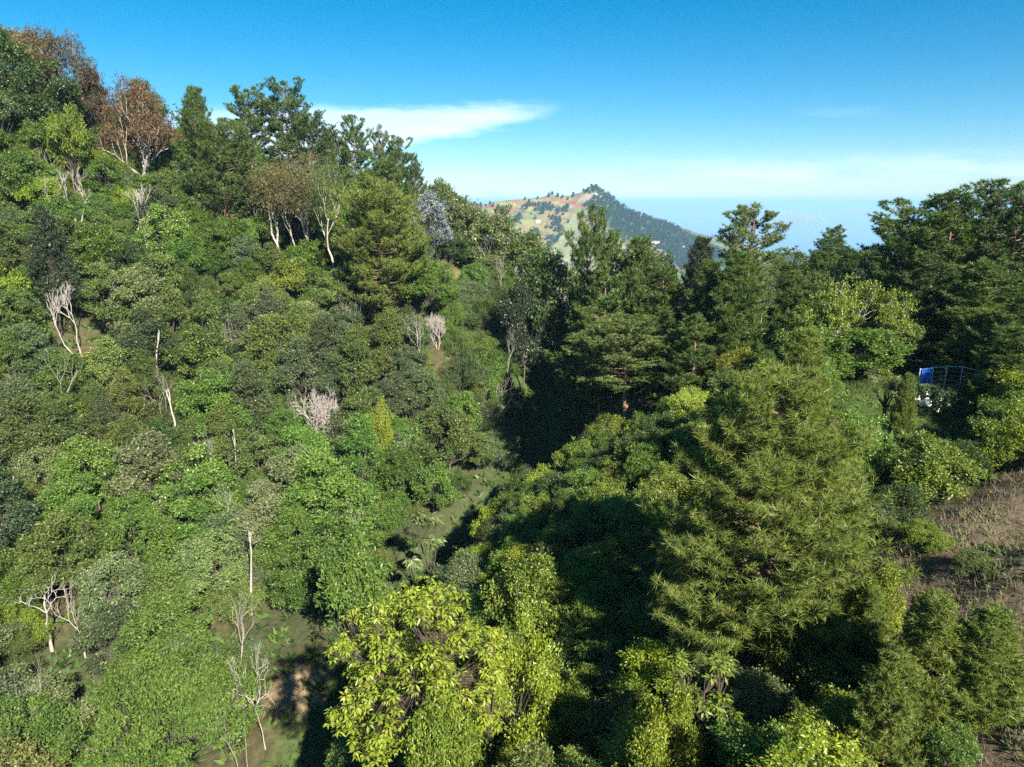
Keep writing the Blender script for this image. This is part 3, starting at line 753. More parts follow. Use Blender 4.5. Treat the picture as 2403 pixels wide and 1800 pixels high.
hero('spire1', 'young_pine', 'pine tree', 'small pine between the gum tree and the lime tree', 1868, 640, 58, 3.6, 'pine green', 'pine')
hero('pine1', 'pine', 'pine tree', 'low dark pine behind the lime green tree', 1905, 668, 57, 5, 'pine green', 'pine')
hero('feather0', 'feather_tree', 'tree', 'feathery dark tree on the skyline before the sea', 1960, 585, 80, 8.5, 'deep green', 'grey', 'feathery tree before the sea')
hero('feather2', 'feather_tree', 'tree', 'feathery skyline tree next to the tall pine stand', 2030, 592, 78, 7, 'deep green')
hero('wattle3', 'wattle_tree', 'tree', 'low pale tree on the skyline beside the lone tall pine', 1865, 590, 86, 6, 'olive')
LIME = limb_tree('lime_tree', 161, 9, 2.4, .2, 4, (3, 4), .8, .2, .75, leaf=dict(tw=9, tr=.38, tz=.25, per=9, L=.24, W=.15, spread=.14, mat=M_GLOSS), stems=2)
hero(LIME, 'lime_tree', 'tree', 'lime green flat topped tree standing above the small clearing', 2010, 650, 50, 8.0, 'yellow-green', 'pale', 'lime green flat topped tree')
hero('leafy0', 'broadleaf_tree', 'tree', 'bright leafy tree under the lime green flat topped tree', 1905, 765, 47, 5.4, 'fresh green', 'grey', 'leafy tree under the lime tree')
hero('leafy2', 'broadleaf_tree', 'tree', 'rounded green tree at the back of the clearing', 2030, 770, 47, 5.6, 'fresh green')
hero('leafy3', 'broadleaf_tree', 'tree', 'olive leafy tree at the dark edge beside the lime tree', 2095, 735, 49, 4.0, 'olive')
for q in [('oldpine0', 'tall pine at the edge of the pine stand next to the sea gap', 2140, 487, 58, 7.5, 'pine green', 'edge pine by the sea gap'),
          ('pine2', 'highest pine of the stand beside the fence', 2250, 444, 56, 9, 'pine green', 'highest pine of the stand'),
          ('oldpine1', 'pine with two small pointed tips behind the stand', 2350, 446, 58, 7, 'pine green', None),
          ('oldpine2', 'pine cut by the picture edge at the top of the stand', 2410, 452, 54, 7, 'deep green', None),
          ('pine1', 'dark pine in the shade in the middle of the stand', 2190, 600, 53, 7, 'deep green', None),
          ('pine0', 'broad pine filling the middle of the stand above the fence', 2330, 610, 49, 8, 'pine green', None),
          ('spire0', 'young pine with a visible pale trunk behind the fence', 2290, 725, 46, 3.4, 'golden green', 'young pine behind the fence'),
          ('spire1', 'bushy young pine at the picture edge beside the fence', 2392, 770, 38, 4.2, 'pine green', None),
          ('pine1', 'pine at the picture edge above the bushy young pine', 2410, 690, 43, 5, 'pine green', None)]:
    hero(q[0], 'young_pine' if 'spire' in q[0] else 'pine', 'pine tree', q[1], q[2], q[3], q[4], q[5], q[6], 'pine', q[7])
hero('spire0', 'young_pine', 'pine tree', 'young upright pine beside the small clearing', 1880, 778, 38, 4.0, 'golden green', 'pine', 'young pine beside the clearing')
hero('spire1', 'young_pine', 'pine tree', 'small pine shoot in front of the young upright pine', 1805, 838, 36, 2.4, 'pine green', 'pine')
hero('spire1', 'young_pine', 'pine tree', 'thin leaning young pine before the blue tarpaulin', 2132, 880, 37.5, 1.3, 'golden green', 'pine', 'thin pine before the tarpaulin')

# --- near plants
BIG = pine_tree('big_pine', 171, 13.5, 8.6, .04, 21, 8, 8000, 28, .33, .030, 'dome', 1.05, .03, 300)
bp = hero(BIG, 'big_pine', 'pine tree', 'large near pine with long soft needles above the dry slope', 1835, 868, 25.5, 9.6, 'golden green', 'pine', 'large near pine', rz=0.0)
TUFT = []
for s in range(4):
    rg = np.random.default_rng(400 + s); g = Geo(); n = 32
    D = unit(np.array([[0, 0, .62]]) + unit(rg.normal(size=(n, 3))) * .8)
    g.needles(np.stack([np.zeros(n), np.zeros(n), rg.uniform(-.1, .06, n)], 1), D, .34 * rg.uniform(.75, 1.15, n), .026, np.clip(.55 + rg.normal(size=n) * .22, 0, 1), rg)
    TUFT.append(g.mesh('needle_tuft', M_NEEDLE))
for k, (p, d) in enumerate(zip(*BIG['tufts'])):
    o = put('needle_tuft', TUFT[k % 4], bp, jig(CL['golden green'], .08), p)
    o.rotation_mode = 'QUATERNION'; o.rotation_quaternion = Vector((0, 0, 1)).rotation_difference(Vector(d))
for q in [('spire0', 'dark young pine low on the dry slope', 2218, 1402, 18.2, 2.6, 'golden green', 'young pine on the dry slope'),
          ('spire1', 'young pine at the picture edge on the dry slope', 2335, 1432, 17.6, 2.2, 'golden green', None),
          ('spire1', 'olive young pine below the large near pine', 2110, 1540, 16.6, 2.0, 'golden green', None),
          ('spire0', 'small bright pine tucked beside the large near pine', 2060, 1385, 21.5, 1.5, 'golden green', None)]:
    hero(q[0], 'young_pine', 'pine tree', q[1], q[2], q[3], q[4], q[5], q[6], 'pine', q[7])

# the big leafed tree: its 300 nearest leaf whorls are parts, the rest one crown
def whorl_tree(label, mark, u, v, d, H, W, col, seed, n_tips, n_parts, L):
    rng = np.random.default_rng(seed)
    x, y, zt = at(u, v, d); z = gz(x, y); H = zt - z
    t = empty('big_leaf_tree', (x, y, z - .15)); tag(t, label, 'tree')
    g = Geo(); sk_ = []; tips = []
    nc = max(5, n_tips // 15); cl = []
    for k in range(nc):
        a = k * 2.39996 + rng.uniform(-.3, .3); ph = math.acos(1 - 1.5 * (k + .5) / nc)
        jr = rng.uniform(.68, 1.12)
        cl.append((math.cos(a) * math.sin(ph) * W / 2 * jr, math.sin(a) * math.sin(ph) * W / 2 * jr, H * (.62 + .36 * math.cos(ph) * jr)))
    cl = np.array(cl); cl[:, 2] += H - cl[:, 2].max() - .2
    for k in range(n_tips):
        d_ = unit(rng.normal(size=3) + [0, 0, .3]) * np.array([1, 1, .8]) * rng.random() ** .4 * (.095 * W + .12) * rng.choice([.7, 1, 1.35])
        tips.append(cl[k % nc] + d_)
    tips = np.array(tips)
    g.tube(np.array([[0, 0, -.3], [.1, .05, H * .3], [.05, .1, H * .6]]), [.13, .10, .07], 7)
    hubs = []
    for k in range(9):
        a = k * .698 + rng.uniform(-.2, .2); hub = np.array([math.cos(a) * W * .24, math.sin(a) * W * .24, H * (.62 + .18 * rng.random())])
        hubs.append(hub); b0 = np.array([.07, .07, H * (.32 + .03 * k)])
        g.tube(bez(b0, (b0 + hub) / 2 - [0, 0, .25], hub, 6), np.linspace(.05, .028, 6), 5)
    hubs = np.array(hubs)
    for p in tips:
        h = hubs[((hubs - p) ** 2).sum(1).argmin()]
        m = (h + p) / 2 + rng.normal(size=3) * .12 - [0, 0, .1]
        g.tube(bez(h, m, p, 5), np.linspace(.014, .006, 5), 4)
    put('trunk', g.mesh('big_leaf_trunk', M_BARK, True), t, BARK['dark'])
    Wm = [whorl_leaf_mesh('leaf_whorl', L, L * .36, seed + i).mesh('leaf_whorl', M_GLOSS) for i in range(5)]
    o = np.argsort(tips[:, 1] - tips[:, 2] * .6)
    for k in o[:n_parts]:
        put('leaf_whorl', Wm[k % 5], t, jig(CL[col], .12), tips[k], (rng.normal() * .25, rng.normal() * .25, rng.uniform(0, 6.28)), (rng.uniform(.8, 1.2),) * 3)
    if len(o) > n_parts:
        g = Geo()
        for k in o[n_parts:]:
            w = whorl_leaf_mesh('w', L, L * .36, seed + int(k)); g.add(w.v[0] + tips[k], T=w.t[0], A=w.a[0])
        tag(put('crown', g.mesh('big_leaf_crown', M_GLOSS), t, CL[col]), kind='stuff')
    placed.append((x, y, W / 2))
    if mark: marks.append((u, v + 100, mark))
whorl_tree('big leafed yellow green tree with drooping leaf whorls at the near gully edge', 'big leafed tree', 965, 1385, 23.5, 9, 5.8, 'lime', 501, 1150, 300, .24)
whorl_tree('small big leafed tree with pale stems under the large near pine', 'small big leafed tree', 1660, 1545, 19.5, 6, 2.6, 'yellow-green', 502, 110, 110, .22)
whorl_tree('slender big leafed tree next to the taller big leafed tree', None, 1140, 1470, 23.5, 6, 1.6, 'lime', 503, 60, 60, .24)
whorl_tree('pale broad leaved plant in the sun at the gully floor', 'pale plant on the gully floor', 1003, 1212, 52, 3, 2.7, 'dusty green', 504, 60, 60, .62)
whorl_tree('bare stemmed big leafed shrub beside the thin young pine', None, 2085, 880, 38.5, 3, 2.0, 'dusty green', 505, 40, 40, .22)
for q in [('bush1', 'vivid yellow green bush between the near shrubs and the picture bottom', 1580, 1612, 18.6, 2.5, 'lime', 'vivid yellow green bush'),
          ('bush0', 'yellow tinted upright bush beside the big leafed tree', 1035, 1605, 21, 3.0, 'yellow-green', 'yellow upright bush'),
          ('bush3', 'lime bush at the upper edge of the near bank', 1672, 958, 46, 3.0, 'lime', 'lime bush on the bank edge'),
          ('bush1', 'lime bush hugging the sunny side of the large near pine', 2080, 1330, 22.5, 2.0, 'lime', None),
          ('bush0', 'low green bush alone high on the dry slope', 2290, 1290, 24.5, 1.6, 'olive', None),
          ('bush3', 'low green bush at the picture bottom on the dry slope', 2240, 1700, 15.8, 1.3, 'fresh green', None),
          ('bush2', 'small bush at the upper edge of the dry slope', 2175, 1225, 27, 2.0, 'yellow-green', None),
          ('bush2', 'sunlit bush with small gold leaves on the gully rim', 1250, 1290, 33, 4.6, 'yellow-green', 'gold leaved bush on the gully rim'),
          ('bush4', 'pale golden bush in the middle of the near thicket', 1215, 1455, 25, 3.6, 'lime', 'pale golden bush')]:
    hero(q[0], 'bush', 'bush', q[1], q[2], q[3], q[4], q[5], q[6], 'grey', q[7], .9)
FERN = broad_tree('layered_acacia', 181, 9, 10, .2, 75, .07, .34, 38000, .22, .075, 10, .13, .15, 0, 'umbrella', upw=1.2)
hero(FERN, 'layered_acacia', 'tree', 'wide flat topped acacia with layered feathery foliage low on the slope', 375, 1560, 38.5, 10.5, 'fresh green', 'grey', 'wide layered acacia')
hero('wattle1', 'wattle_tree', 'tree', 'wattle with flat green pads leaning over the gully shade', 830, 1255, 47, 6.5, 'fresh green', 'grey', 'wattle leaning over the gully')
hero('cone1', 'tall_wattle', 'tree', 'dark conical tree near the upper slope picture edge', 95, 480, 80, 5.5, 'dark', 'dark', 'dark conical tree')
hero('feather0', 'feather_tree', 'tree', 'lime yellow feathery tree among green trees below the skyline', 148, 250, 100, 6, 'yellow-green', 'grey', 'lime yellow feathery tree')
hero('bush2', 'bush', 'bush', 'lime yellow shrub on the slope beside the twiggy dead tangle', 885, 935, 70, 3.4, 'lime', 'grey', 'lime shrub by the dead tangle')

# --- dead and bare wood
def dead(label, u, v, Ht, L0, r, depth, kids, spread, up, shrink, lean, seed, W=None, mark=None, stems=1, clear=.8, wig=.16):
    # the tree of height Ht whose top is seen at (u, v): walk outward until the ground lies that far below the line of sight
    for d in np.arange(24, 135, .25):
        x, y, zt = at(u, v, d)
        if zt - gz(x, y) < Ht: break
    P = limb_tree('dead_tree', seed, Ht, L0, r, depth, kids, spread, up, shrink, lean, None, stems, wig, None, clear * L0, .74)
    t = plant(P, 'dead_tree', 'dead tree', label, x, y, Ht, W or P['W'], None, 'dead', None, mark, 0.0)
    placed.append((x - .04 * x, y - 3.2, 2.6))
    return t
dead('forked grey dead tree leaning out of the slope canopy', 165, 655, 9.6, 3.0, .13, 5, (2, 3), .42, .25, .74, (-.5, -.1), 601, 8.0, 'forked dead tree', 2, .9)
dead('grey tangle of dead twigs on the lower slope', 745, 895, 8.0, 1.8, .13, 5, (3, 4), .75, .1, .76, (0, 0), 602, 5.6, 'twiggy dead tangle', 2, .8)
dead('white bare tree above the dark hollow near the picture edge', 90, 1352, 6.6, 1.7, .09, 6, (2, 2), .7, .2, .78, (0, 0), 603, 4.6, 'white bare tree by the hollow', 1, 1.1)
dead('taller white bare tree beside the dark hollow', 168, 1355, 7.0, 1.9, .09, 6, (2, 2), .55, .3, .76, (0, 0), 604, 3.4, None, 1, 1.1)
dead('bleached dead tree with curved limbs in front of the layered acacia', 600, 1525, 8.0, 2.4, .10, 5, (2, 3), .75, .1, .78, (-.2, 0), 605, 5.0, 'bleached dead tree', 1, .6, .3)
dead('thin pale bare tree in the upper forest', 307, 425, 9.5, 2.2, .08, 5, (2, 3), .5, .3, .7, (0, 0), 606, 4.5, 'thin pale bare tree', 1, 1.4)
dead('small bare grey tree high on the feathery slope', 165, 385, 8, 2.0, .10, 5, (2, 3), .6, .25, .74, (0, 0), 607, 4.5, None, 2, 1.0)
dead('broken pale snag standing in the middle of the slope', 356, 775, 8.5, 3, .16, 2, (2, 2), .35, .5, .3, (0, 0), 608, 1.6, 'broken pale snag', 1, 1.5)
dead('brown bare shrub beside the base of the golden pine', 1025, 735, 4.5, 1.8, .05, 5, (3, 4), .5, .4, .75, (0, 0), 609, 3.5, 'brown bare shrub', 4, .4)
dead('small forked snag on the lower slope', 400, 915, 8, 3, .12, 2, (2, 3), .5, .5, .4, (0, 0), 610, 1.8, None, 1, 1.4)
dead('short pale snag below the twiggy slope', 548, 1010, 8, 3, .12, 2, (2, 3), .5, .5, .4, (0, 0), 611, 1.6, None, 1, 1.4)
dead('pale snag poking out of the dusty green canopy', 570, 1245, 8, 3, .12, 2, (2, 3), .5, .5, .4, (.1, 0), 612, 1.6, None, 1, 1.4)
# ------------------------------------------------------------------ the forest between the landmarks
fill = []
snags = []
clear_px = [[(985,590),(1120,600),(1150,640),(1100,660),(1010,650),(985,620)],
            [(1195,700),(1260,700),(1290,745),(1200,740)],
            [(1930,890),(2160,880),(2165,960),(1985,1000),(1915,960)],
            [(2130,880),(2300,880),(2300,965),(2150,965)],
            [(655,1450),(725,1440),(735,1520),(650,1525)],
            [(2215,1200),(2330,1150),(2500,1150),(2600,2000),(2080,2000),(2150,1500),(2090,1300)]]
def blocked(u, v):
    return any(inside(np.array([u]), np.array([v]), p)[0] for p in clear_px)
def try_fill(x, y, kind, H, W, colname, bark='grey', name='tree', cat='tree', word='tree', gap=.62):
    for px, py, pr in placed:
        if (x - px) ** 2 + (y - py) ** 2 < ((pr + W / 2) * gap) ** 2: return False
    t = plant(PR[kind], name, cat, 'x', x, y, H, W, jig(CL[colname], .15), bark)
    t.rotation_euler = (rngp.normal() * .07, rngp.normal() * .07, t.rotation_euler[2]); t.scale[0] *= rngp.uniform(.85, 1.18)
    z = gz(x, y)
    u, v = proj(x, y, z + H * .75)
    fill.append((t, u, v, colname, word, name))
    return True
LB_V, LB_U = [740, 800, 960, 1060, 1110, 1200, 1260, 1300, 1390, 1500, 1600, 1800], [1200, 1215, 1235, 1215, 1140, 1030, 980, 940, 740, 690, 650, 640]   # lit edge of the long slope above the gully
RB_V, RB_U = [880, 930, 990, 1090, 1170, 1290, 1400, 1420, 1560, 1800], [1620, 1500, 1390, 1260, 1090, 970, 900, 790, 700, 690]                               # rim of the near bank
rf = np.random.default_rng(2024)
def pick(opts):
    p = np.array([o[1] for o in opts], float); return opts[rf.choice(len(opts), p=p / p.sum())][0]
cand = []
for gy_ in np.arange(14, 142, 1.6):
    for gx_ in np.arange(-108, 64, 1.6):
        cand.append((gx_ + rf.uniform(-.8, .8), gy_ + rf.uniform(-.8, .8)))
cand = np.array(cand); cand = cand[rf.permutation(len(cand))]
cz = ground_z(cand[:, 0], cand[:, 1])
for (x, y), z in zip(cand, cz):
    u, v = proj(x, y, z); u2, v2 = proj(x, y, z + 6)
    if u < -220 or u > 2750 or v2 > 2050 or y * CP - z * SP < 12: continue
    dx = float(valley_dx(x, y))
    if blocked(u, v): continue
    # would it stand in front of a clearing that the photograph shows?
    if blocked(u, v - 40) or (blocked(u2 * .5 + u * .5, v2 * .5 + v * .5) and y > 20): continue
    if dx < (-1.5 if y < 92 else -2.6) and y > 26:          # the long slope
        if y > 128 + max(0, (x + 60)) * .2: continue
        up = v2; ub, vb = proj(x, y, z + 2.5)
        if vb > 740 and ub > np.interp(vb, LB_V, LB_U) - 50: continue
        if up < 660 and u < 820 + rf.normal() * 60:
            kind, col = pick([(('feather%d', 'fresh green'), 5), (('feather%d', 'yellow-green'), 2.2), (('leafy%d', 'fresh green'), 2), (('wattle%d', 'olive'), 2), (('leafy%d', 'deep green'), 1.4), (('wattle%d', 'grey-green'), .6)])
        elif dx > -13 and v2 > 620:
            kind, col = pick([(('fine%d', 'olive'), 3), (('fine%d', 'grey-green'), 1.5), (('leafy%d', 'fresh green'), 1.5), (('bush%d', 'yellow-green'), .6), (('wattle%d', 'olive'), 1)])
        elif v2 < 1050:
            kind, col = pick([(('wattle%d', 'olive'), 4), (('wattle%d', 'grey-green'), 3), (('cone%d', 'olive'), 2), (('cone%d', 'grey-green'), 1.3), (('wattle%d', 'fresh green'), 2), (('leafy%d', 'deep green'), .8), (('leafy%d', 'fresh green'), .7), (('wattle%d', 'dusty green'), .8)])
        else:
            kind, col = pick([(('wattle%d', 'dusty green'), 3.2), (('wattle%d', 'fresh green'), 2.6), (('wattle%d', 'grey-green'), 1.6), (('wattle%d', 'olive'), 1.6), (('leafy%d', 'fresh green'), .8), (('cone%d', 'fresh green'), .5)])
        s = rf.uniform(.75, 1.25)
        if 'feather' in kind: nm, wd, H, W, n = 'feather_tree', 'feathery tree', 7.2 * s, 6.2 * s, 3
        elif 'leafy' in kind: nm, wd, H, W, n = 'broadleaf_tree', 'round leafy tree', 6.8 * s, 5.2 * s, 4
        elif 'cone' in kind: nm, wd, H, W, n = 'tall_wattle', 'pointed wattle', 9.0 * s, 4.4 * s, 2
        elif 'fine' in kind: nm, wd, H, W, n = 'fine_shrub', 'fine leaved shrub', 4.6 * s, 5.0 * s, 2
        elif 'bush' in kind: nm, wd, H, W, n = 'bush', 'small bush', 3.2 * s, 3.4 * s, 5
        else: nm, wd, H, W, n = 'wattle_tree', 'wattle tree', 7.8 * s, 6.6 * s, 5
        if dx > -7: H *= .62; W *= .8
        try_fill(x, y, kind % rf.integers(n), H, W, col, 'grey', nm, 'bush' if 'bush' in nm or 'shrub' in nm else 'tree', wd, .50)
    elif dx > 2.2 and y < 60 + .12 * x and not (x > 26 and y > 42):         # the near bank
        if (x > 11.5 and y < 27) or y < 14.5 or (x > 18 and y < 31): continue
        if y < 12: continue
        ub, vb = proj(x, y, z + 2.5)
        if ub < np.interp(vb, RB_V, RB_U) + 35: continue
        col = pick([('yellow-green', 4), ('fresh green', 3), ('olive', 1.4), ('lime', 1.6), ('deep green', .5), ('dusty green', .8)])
        s = rf.uniform(.75, 1.25)
        try_fill(x, y, 'bush%d' % rf.integers(5), (3.0 if y > 30 else 2.6) * s, 3.2 * s, col, 'grey', 'bush', 'bush', 'bush', .47)
    elif dx > 3 and y >= 55:           # understorey of the pine ridge
        if y > 100: continue
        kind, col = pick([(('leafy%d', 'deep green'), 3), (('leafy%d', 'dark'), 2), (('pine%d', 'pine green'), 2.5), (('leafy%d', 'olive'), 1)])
        s = rf.uniform(.7, 1.2)
        if 'pine' in kind: try_fill(x, y, kind % rf.integers(3), 9 * s, 6 * s, col, 'pine', 'pine', 'pine tree', 'pine', .78)
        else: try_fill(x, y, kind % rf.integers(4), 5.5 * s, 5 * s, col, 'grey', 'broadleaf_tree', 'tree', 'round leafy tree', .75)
    elif x > 26 and 36 < y < 62:
        kind, col = pick([(('pine%d', 'pine green'), 2), (('leafy%d', 'deep green'), 1)])
        s = rf.uniform(.7, 1.15)
        if y < 47 and x < 36: continue
        if 'pine' in kind: try_fill(x, y, kind % rf.integers(3), 10 * s, 6 * s, col, 'pine', 'pine', 'pine tree', 'pine', .75)
        else: try_fill(x, y, kind % rf.integers(4), 5 * s, 4.6 * s, col, 'grey', 'broadleaf_tree', 'tree', 'round leafy tree', .75)

# saplings and shrubs close the gaps between the crowns
cand = np.stack([rf.uniform(-100, 20, 5200), rf.uniform(28, 126, 5200)], 1); cz = ground_z(cand[:, 0], cand[:, 1])
nsap = 0
for (x, y), z in zip(cand, cz):
    u, v = proj(x, y, z + 2); dx = float(valley_dx(x, y))
    if u < -60 or v > 1850 or dx > -1.5 or blocked(u, v) or blocked(*proj(x, y, z)) or nsap >= 215: continue
    if v > 740 and u > np.interp(v, LB_V, LB_U) - 35: continue
    if y > 124 + max(0, x + 60) * .2: continue
    s = rf.uniform(.7, 1.35); k = pick([('fine%d', 2), ('bush%d', 2)])
    col = pick([('fresh green', 3), ('olive', 3), ('grey-green', 1), ('yellow-green', 1)])
    nsap += try_fill(x, y, k % rf.integers(2 if 'fine' in k else 5), 4.4 * s, 4.0 * s, col, 'grey', 'sapling', 'bush', 'leafy sapling', .40)
# bare snags among them
SNAG = [limb_tree('bare_tree', 900 + i, 8, 2.2, .06, 4, (2, 3), .55, .3, .74, (rngp.normal() * .15, 0), None, 1 + i % 2, .2, None, 2.6) for i in range(3)]
ns = 0
for (x, y), z in zip(cand[::-1], cz[::-1]):
    u, v = proj(x, y, z + 7); dx = float(valley_dx(x, y))
    if u < 0 or v < 330 or v > 1700 or dx > -4 or ns >= 34: continue
    if any((x - q[0]) ** 2 + (y - q[1]) ** 2 < 60 for q in snags): continue
    H = rf.uniform(7.5, 10); t = plant(SNAG[ns % 3], 'bare_tree', 'dead tree', 'x', x, y, H, 4.2 * rf.uniform(.7, 1.2), None, 'dead'); snags.append((x, y))
    fill.append((t, *proj(x, y, z + H * .8), 'pale grey', 'leafless tree', 'bare_tree')); ns += 1

# tell each of them apart by its nearest landmark
ORD = ['nearest', 'second nearest', 'third nearest', 'fourth nearest', 'fifth nearest', 'sixth nearest', 'seventh nearest', 'eighth nearest', 'ninth nearest', 'tenth nearest'] + ['%dth nearest' % k for k in range(11, 90)]
LV = np.array([(m[0], m[1]) for m in marks])
near = {}
for f in fill:
    d = np.hypot(LV[:, 0] - f[1], LV[:, 1] - f[2]); j = int(d.argmin())
    near.setdefault((f[3], f[4], j), []).append((d[j], f))
for (cn, wd, j), L in near.items():
    L.sort(key=lambda q: q[0])
    for k, (_, f) in enumerate(L):
        f[0]['label'] = '%s %s, %s one to the %s' % (cn, wd, ORD[k], marks[j][2])
        f[0]['group'] = {'feathery tree': 'feathery trees on the upper slope', 'wattle tree': 'wattle trees covering the slope', 'pointed wattle': 'pointed wattles among the slope trees',
                         'round leafy tree': 'round leafy trees of the forest', 'fine leaved shrub': 'fine leaved shrubs along the gully', 'small bush': 'bushes at the gully edge', 'leafy sapling': 'saplings in the gaps of the slope forest', 'leafless tree': 'leafless trees among the green slope trees', 'bush': 'bushes of the near bank', 'pine': 'pines filling the pine ridge'}[wd]
from collections import Counter
print('FILL', len(fill), Counter(f[4] for f in fill), 'max rank', max(len(L) for L in near.values()))
# ------------------------------------------------------------------ small things of the near ground
def ground_hit(u, v, d0=8, d1=170):
    ds = np.arange(d0, d1, .25); P = np.array([at(u, v, d) for d in ds]); zz = ground_z(P[:, 0], P[:, 1])
    k = np.argmax(P[:, 2] < zz); return P[k] * [1, 1, 0] + [0, 0, zz[k]]
def slab(A, B, r): g = Geo(); g.tube(np.array([A, B]), r, 6); return g
# fence with blue tarpaulin
M_STEEL = plain('grey_steel', (.42, .42, .42), .5, .3)
M_BLUE = plain('blue_plastic', (.010, .09, .42), .35)
M_WHITE = plain('white_plastic', (.75, .75, .74), .5)
M_STONE = plain('grey_stone', (.34, .32, .29), .9, 0, .35, 3)
fx = [(2150, 41.5), (2181, 41.2), (2212, 41.0), (2248, 40.5), (2300, 40.0)]
posts = []
for u, d in fx:
    p = np.array(at(u, 930, d)); p[2] = gz(p[0], p[1]); posts.append(p)
fence = empty('wire_fence', tuple(posts[0])); tag(fence, 'wire fence with grey pipe posts and a top rail before the pine stand', 'fence')
o0 = posts[0]; FH = 1.9
for p in posts:
    g = Geo(); g.tube(np.array([p - o0 - [0, 0, .2], p - o0 + [0, 0, FH + .06]]), .035, 6); put('post', g.mesh('post', M_STEEL), fence)
for a, b in zip(posts[:-1], posts[1:]):
    g = Geo(); g.tube(np.array([a - o0 + [0, 0, FH], b - o0 + [0, 0, FH]]), .03, 6); put('rail', g.mesh('rail', M_STEEL), fence)
for k in range(6):
    g = Geo(); h = .25 + k * .27
    g.tube(np.array([p - o0 + [0, 0, h] for p in posts]), .008, 3); put('wire', g.mesh('wire', M_STEEL), fence)
# tarpaulin hung over the top rail: a folded, rippled sheet of real thickness
g = Geo(); a, b = posts[0], posts[1]; W_ = .55; nu, nv = 9, 15
V = []
for side in (1, -1):
    for j in range(nv):
        for i in range(nu):
            s = .12 + i / (nu - 1) * W_ / np.linalg.norm(b - a)
            q = a + (b - a) * s
            dn = j / (nv - 1) * (.95 if side == 1 else .5)
            off = .045 + .05 * math.sin(i * 1.3 + j * .5) * dn
            V.append((q[0] - o0[0], q[1] - o0[1] - side * off * (1 if j else .5), q[2] - o0[2] + FH + .03 - dn))
Q = [(s * nu * nv + j * nu + i, s * nu * nv + j * nu + i + 1, s * nu * nv + (j + 1) * nu + i + 1, s * nu * nv + (j + 1) * nu + i) for s in (0, 1) for j in range(nv - 1) for i in range(nu - 1)]
Q += [(i, i + 1, nu * nv + i + 1, nu * nv + i) for i in range(nu - 1)]
g.add(V, Q=Q)
tarp = put('tarpaulin', g.mesh('tarpaulin', M_BLUE, True), None, None, tuple(o0)); tag(tarp, 'bright blue tarpaulin hung over the fence rail', 'tarpaulin')
# white frame and a pale bucket standing at the fence
p = np.array(at(2148, 925, 40.3)); p[2] = gz(p[0], p[1])
st = empty('stool', tuple(p), .4); tag(st, 'small white frame stool by the end of the fence', 'stool')
g = Geo(); g.box((-.25, -.2, .52), (.25, .2, .57)); put('seat', g.mesh('seat', M_WHITE), st)
for sx in (-.22, .22):
    for sy in (-.17, .17):
        g = Geo(); g.tube(np.array([[sx, sy, .54], [sx * 1.15, sy * 1.15, -.03]]), .022, 5); put('leg', g.mesh('leg', M_WHITE), st)
p = np.array(at(2164, 930, 40.0)); p[2] = gz(p[0], p[1])
bk = empty('bucket', tuple(p), 0); tag(bk, 'pale grey bucket lying at the foot of the fence', 'bucket')
bk.rotation_euler = (R(62), 0, R(25)); bk.location[2] += .2
prof = [(0, 0), (.20, 0), (.26, .48), (.28, .5), (.265, .5), (.245, .47), (.19, .03), (0, .03)]
k = 16; V = [(r * math.cos(j * 6.2832 / k), r * math.sin(j * 6.2832 / k), z) for r, z in prof for j in range(k)]
Q = [(i * k + j, i * k + (j + 1) % k, (i + 1) * k + (j + 1) % k, (i + 1) * k + j) for i in range(len(prof) - 1) for j in range(k)]
g = Geo(); g.add(V, Q=Q); put('bucket_body', g.mesh('bucket_body', M_WHITE, True), bk)
g = Geo(); an = np.linspace(0, math.pi, 9); g.tube(np.stack([.27 * np.cos(an), .27 * np.sin(an) * .9 + .02, np.full(9, .47)], 1), .008, 4); put('handle', g.mesh('handle', M_STEEL), bk)
# white flowered shrub before the fence
rw = np.random.default_rng(31); g = Geo(); sk_ = []
tips = []
for s in range(6):
    skeleton(rw, np.array([0, 0, -.1]), unit(rw.normal(size=3) * [.4, .4, 0] + [0, 0, 1]), .7, .02, 2, (2, 3), .5, .3, .2, .7, sk_, tips)
tubes(g, sk_)
p = np.array(at(2200, 945, 39)); p[2] = gz(p[0], p[1])
fs = empty('flowering_shrub', tuple(p)); tag(fs, 'dark shrub with hanging white blooms in front of the wire fence', 'shrub')
put('stem', g.mesh('shrub_stem', M_BARK), fs, BARK['grey'])
C = np.array([q for q, _ in tips]); D = np.array([d for _, d in tips])
g = Geo(); sprays(g, rw, np.repeat(C, 2, 0), np.repeat(D, 2, 0), 8, .14, .07, .1, .2, rw.uniform(.2, .7, len(C) * 2)); put('foliage', g.mesh('shrub_foliage', M_LEAF), fs, CL['deep green'])
bl = Geo(); k = 7; V = []
for r, z in [(.015, 0), (.03, -.10), (.075, -.2)]: V += [(r * math.cos(j * 6.2832 / k), r * math.sin(j * 6.2832 / k), z) for j in range(k)]
bl.add(V, Q=[(i * k + j, i * k + (j + 1) % k, (i + 1) * k + (j + 1) % k, (i + 1) * k + j) for i in range(2) for j in range(k)])
blm = bl.mesh('bloom', M_WHITE, True)
for q in C[::4][:16]: put('bloom', blm, fs, None, tuple(q), (rw.normal() * .3, rw.normal() * .3, 0))
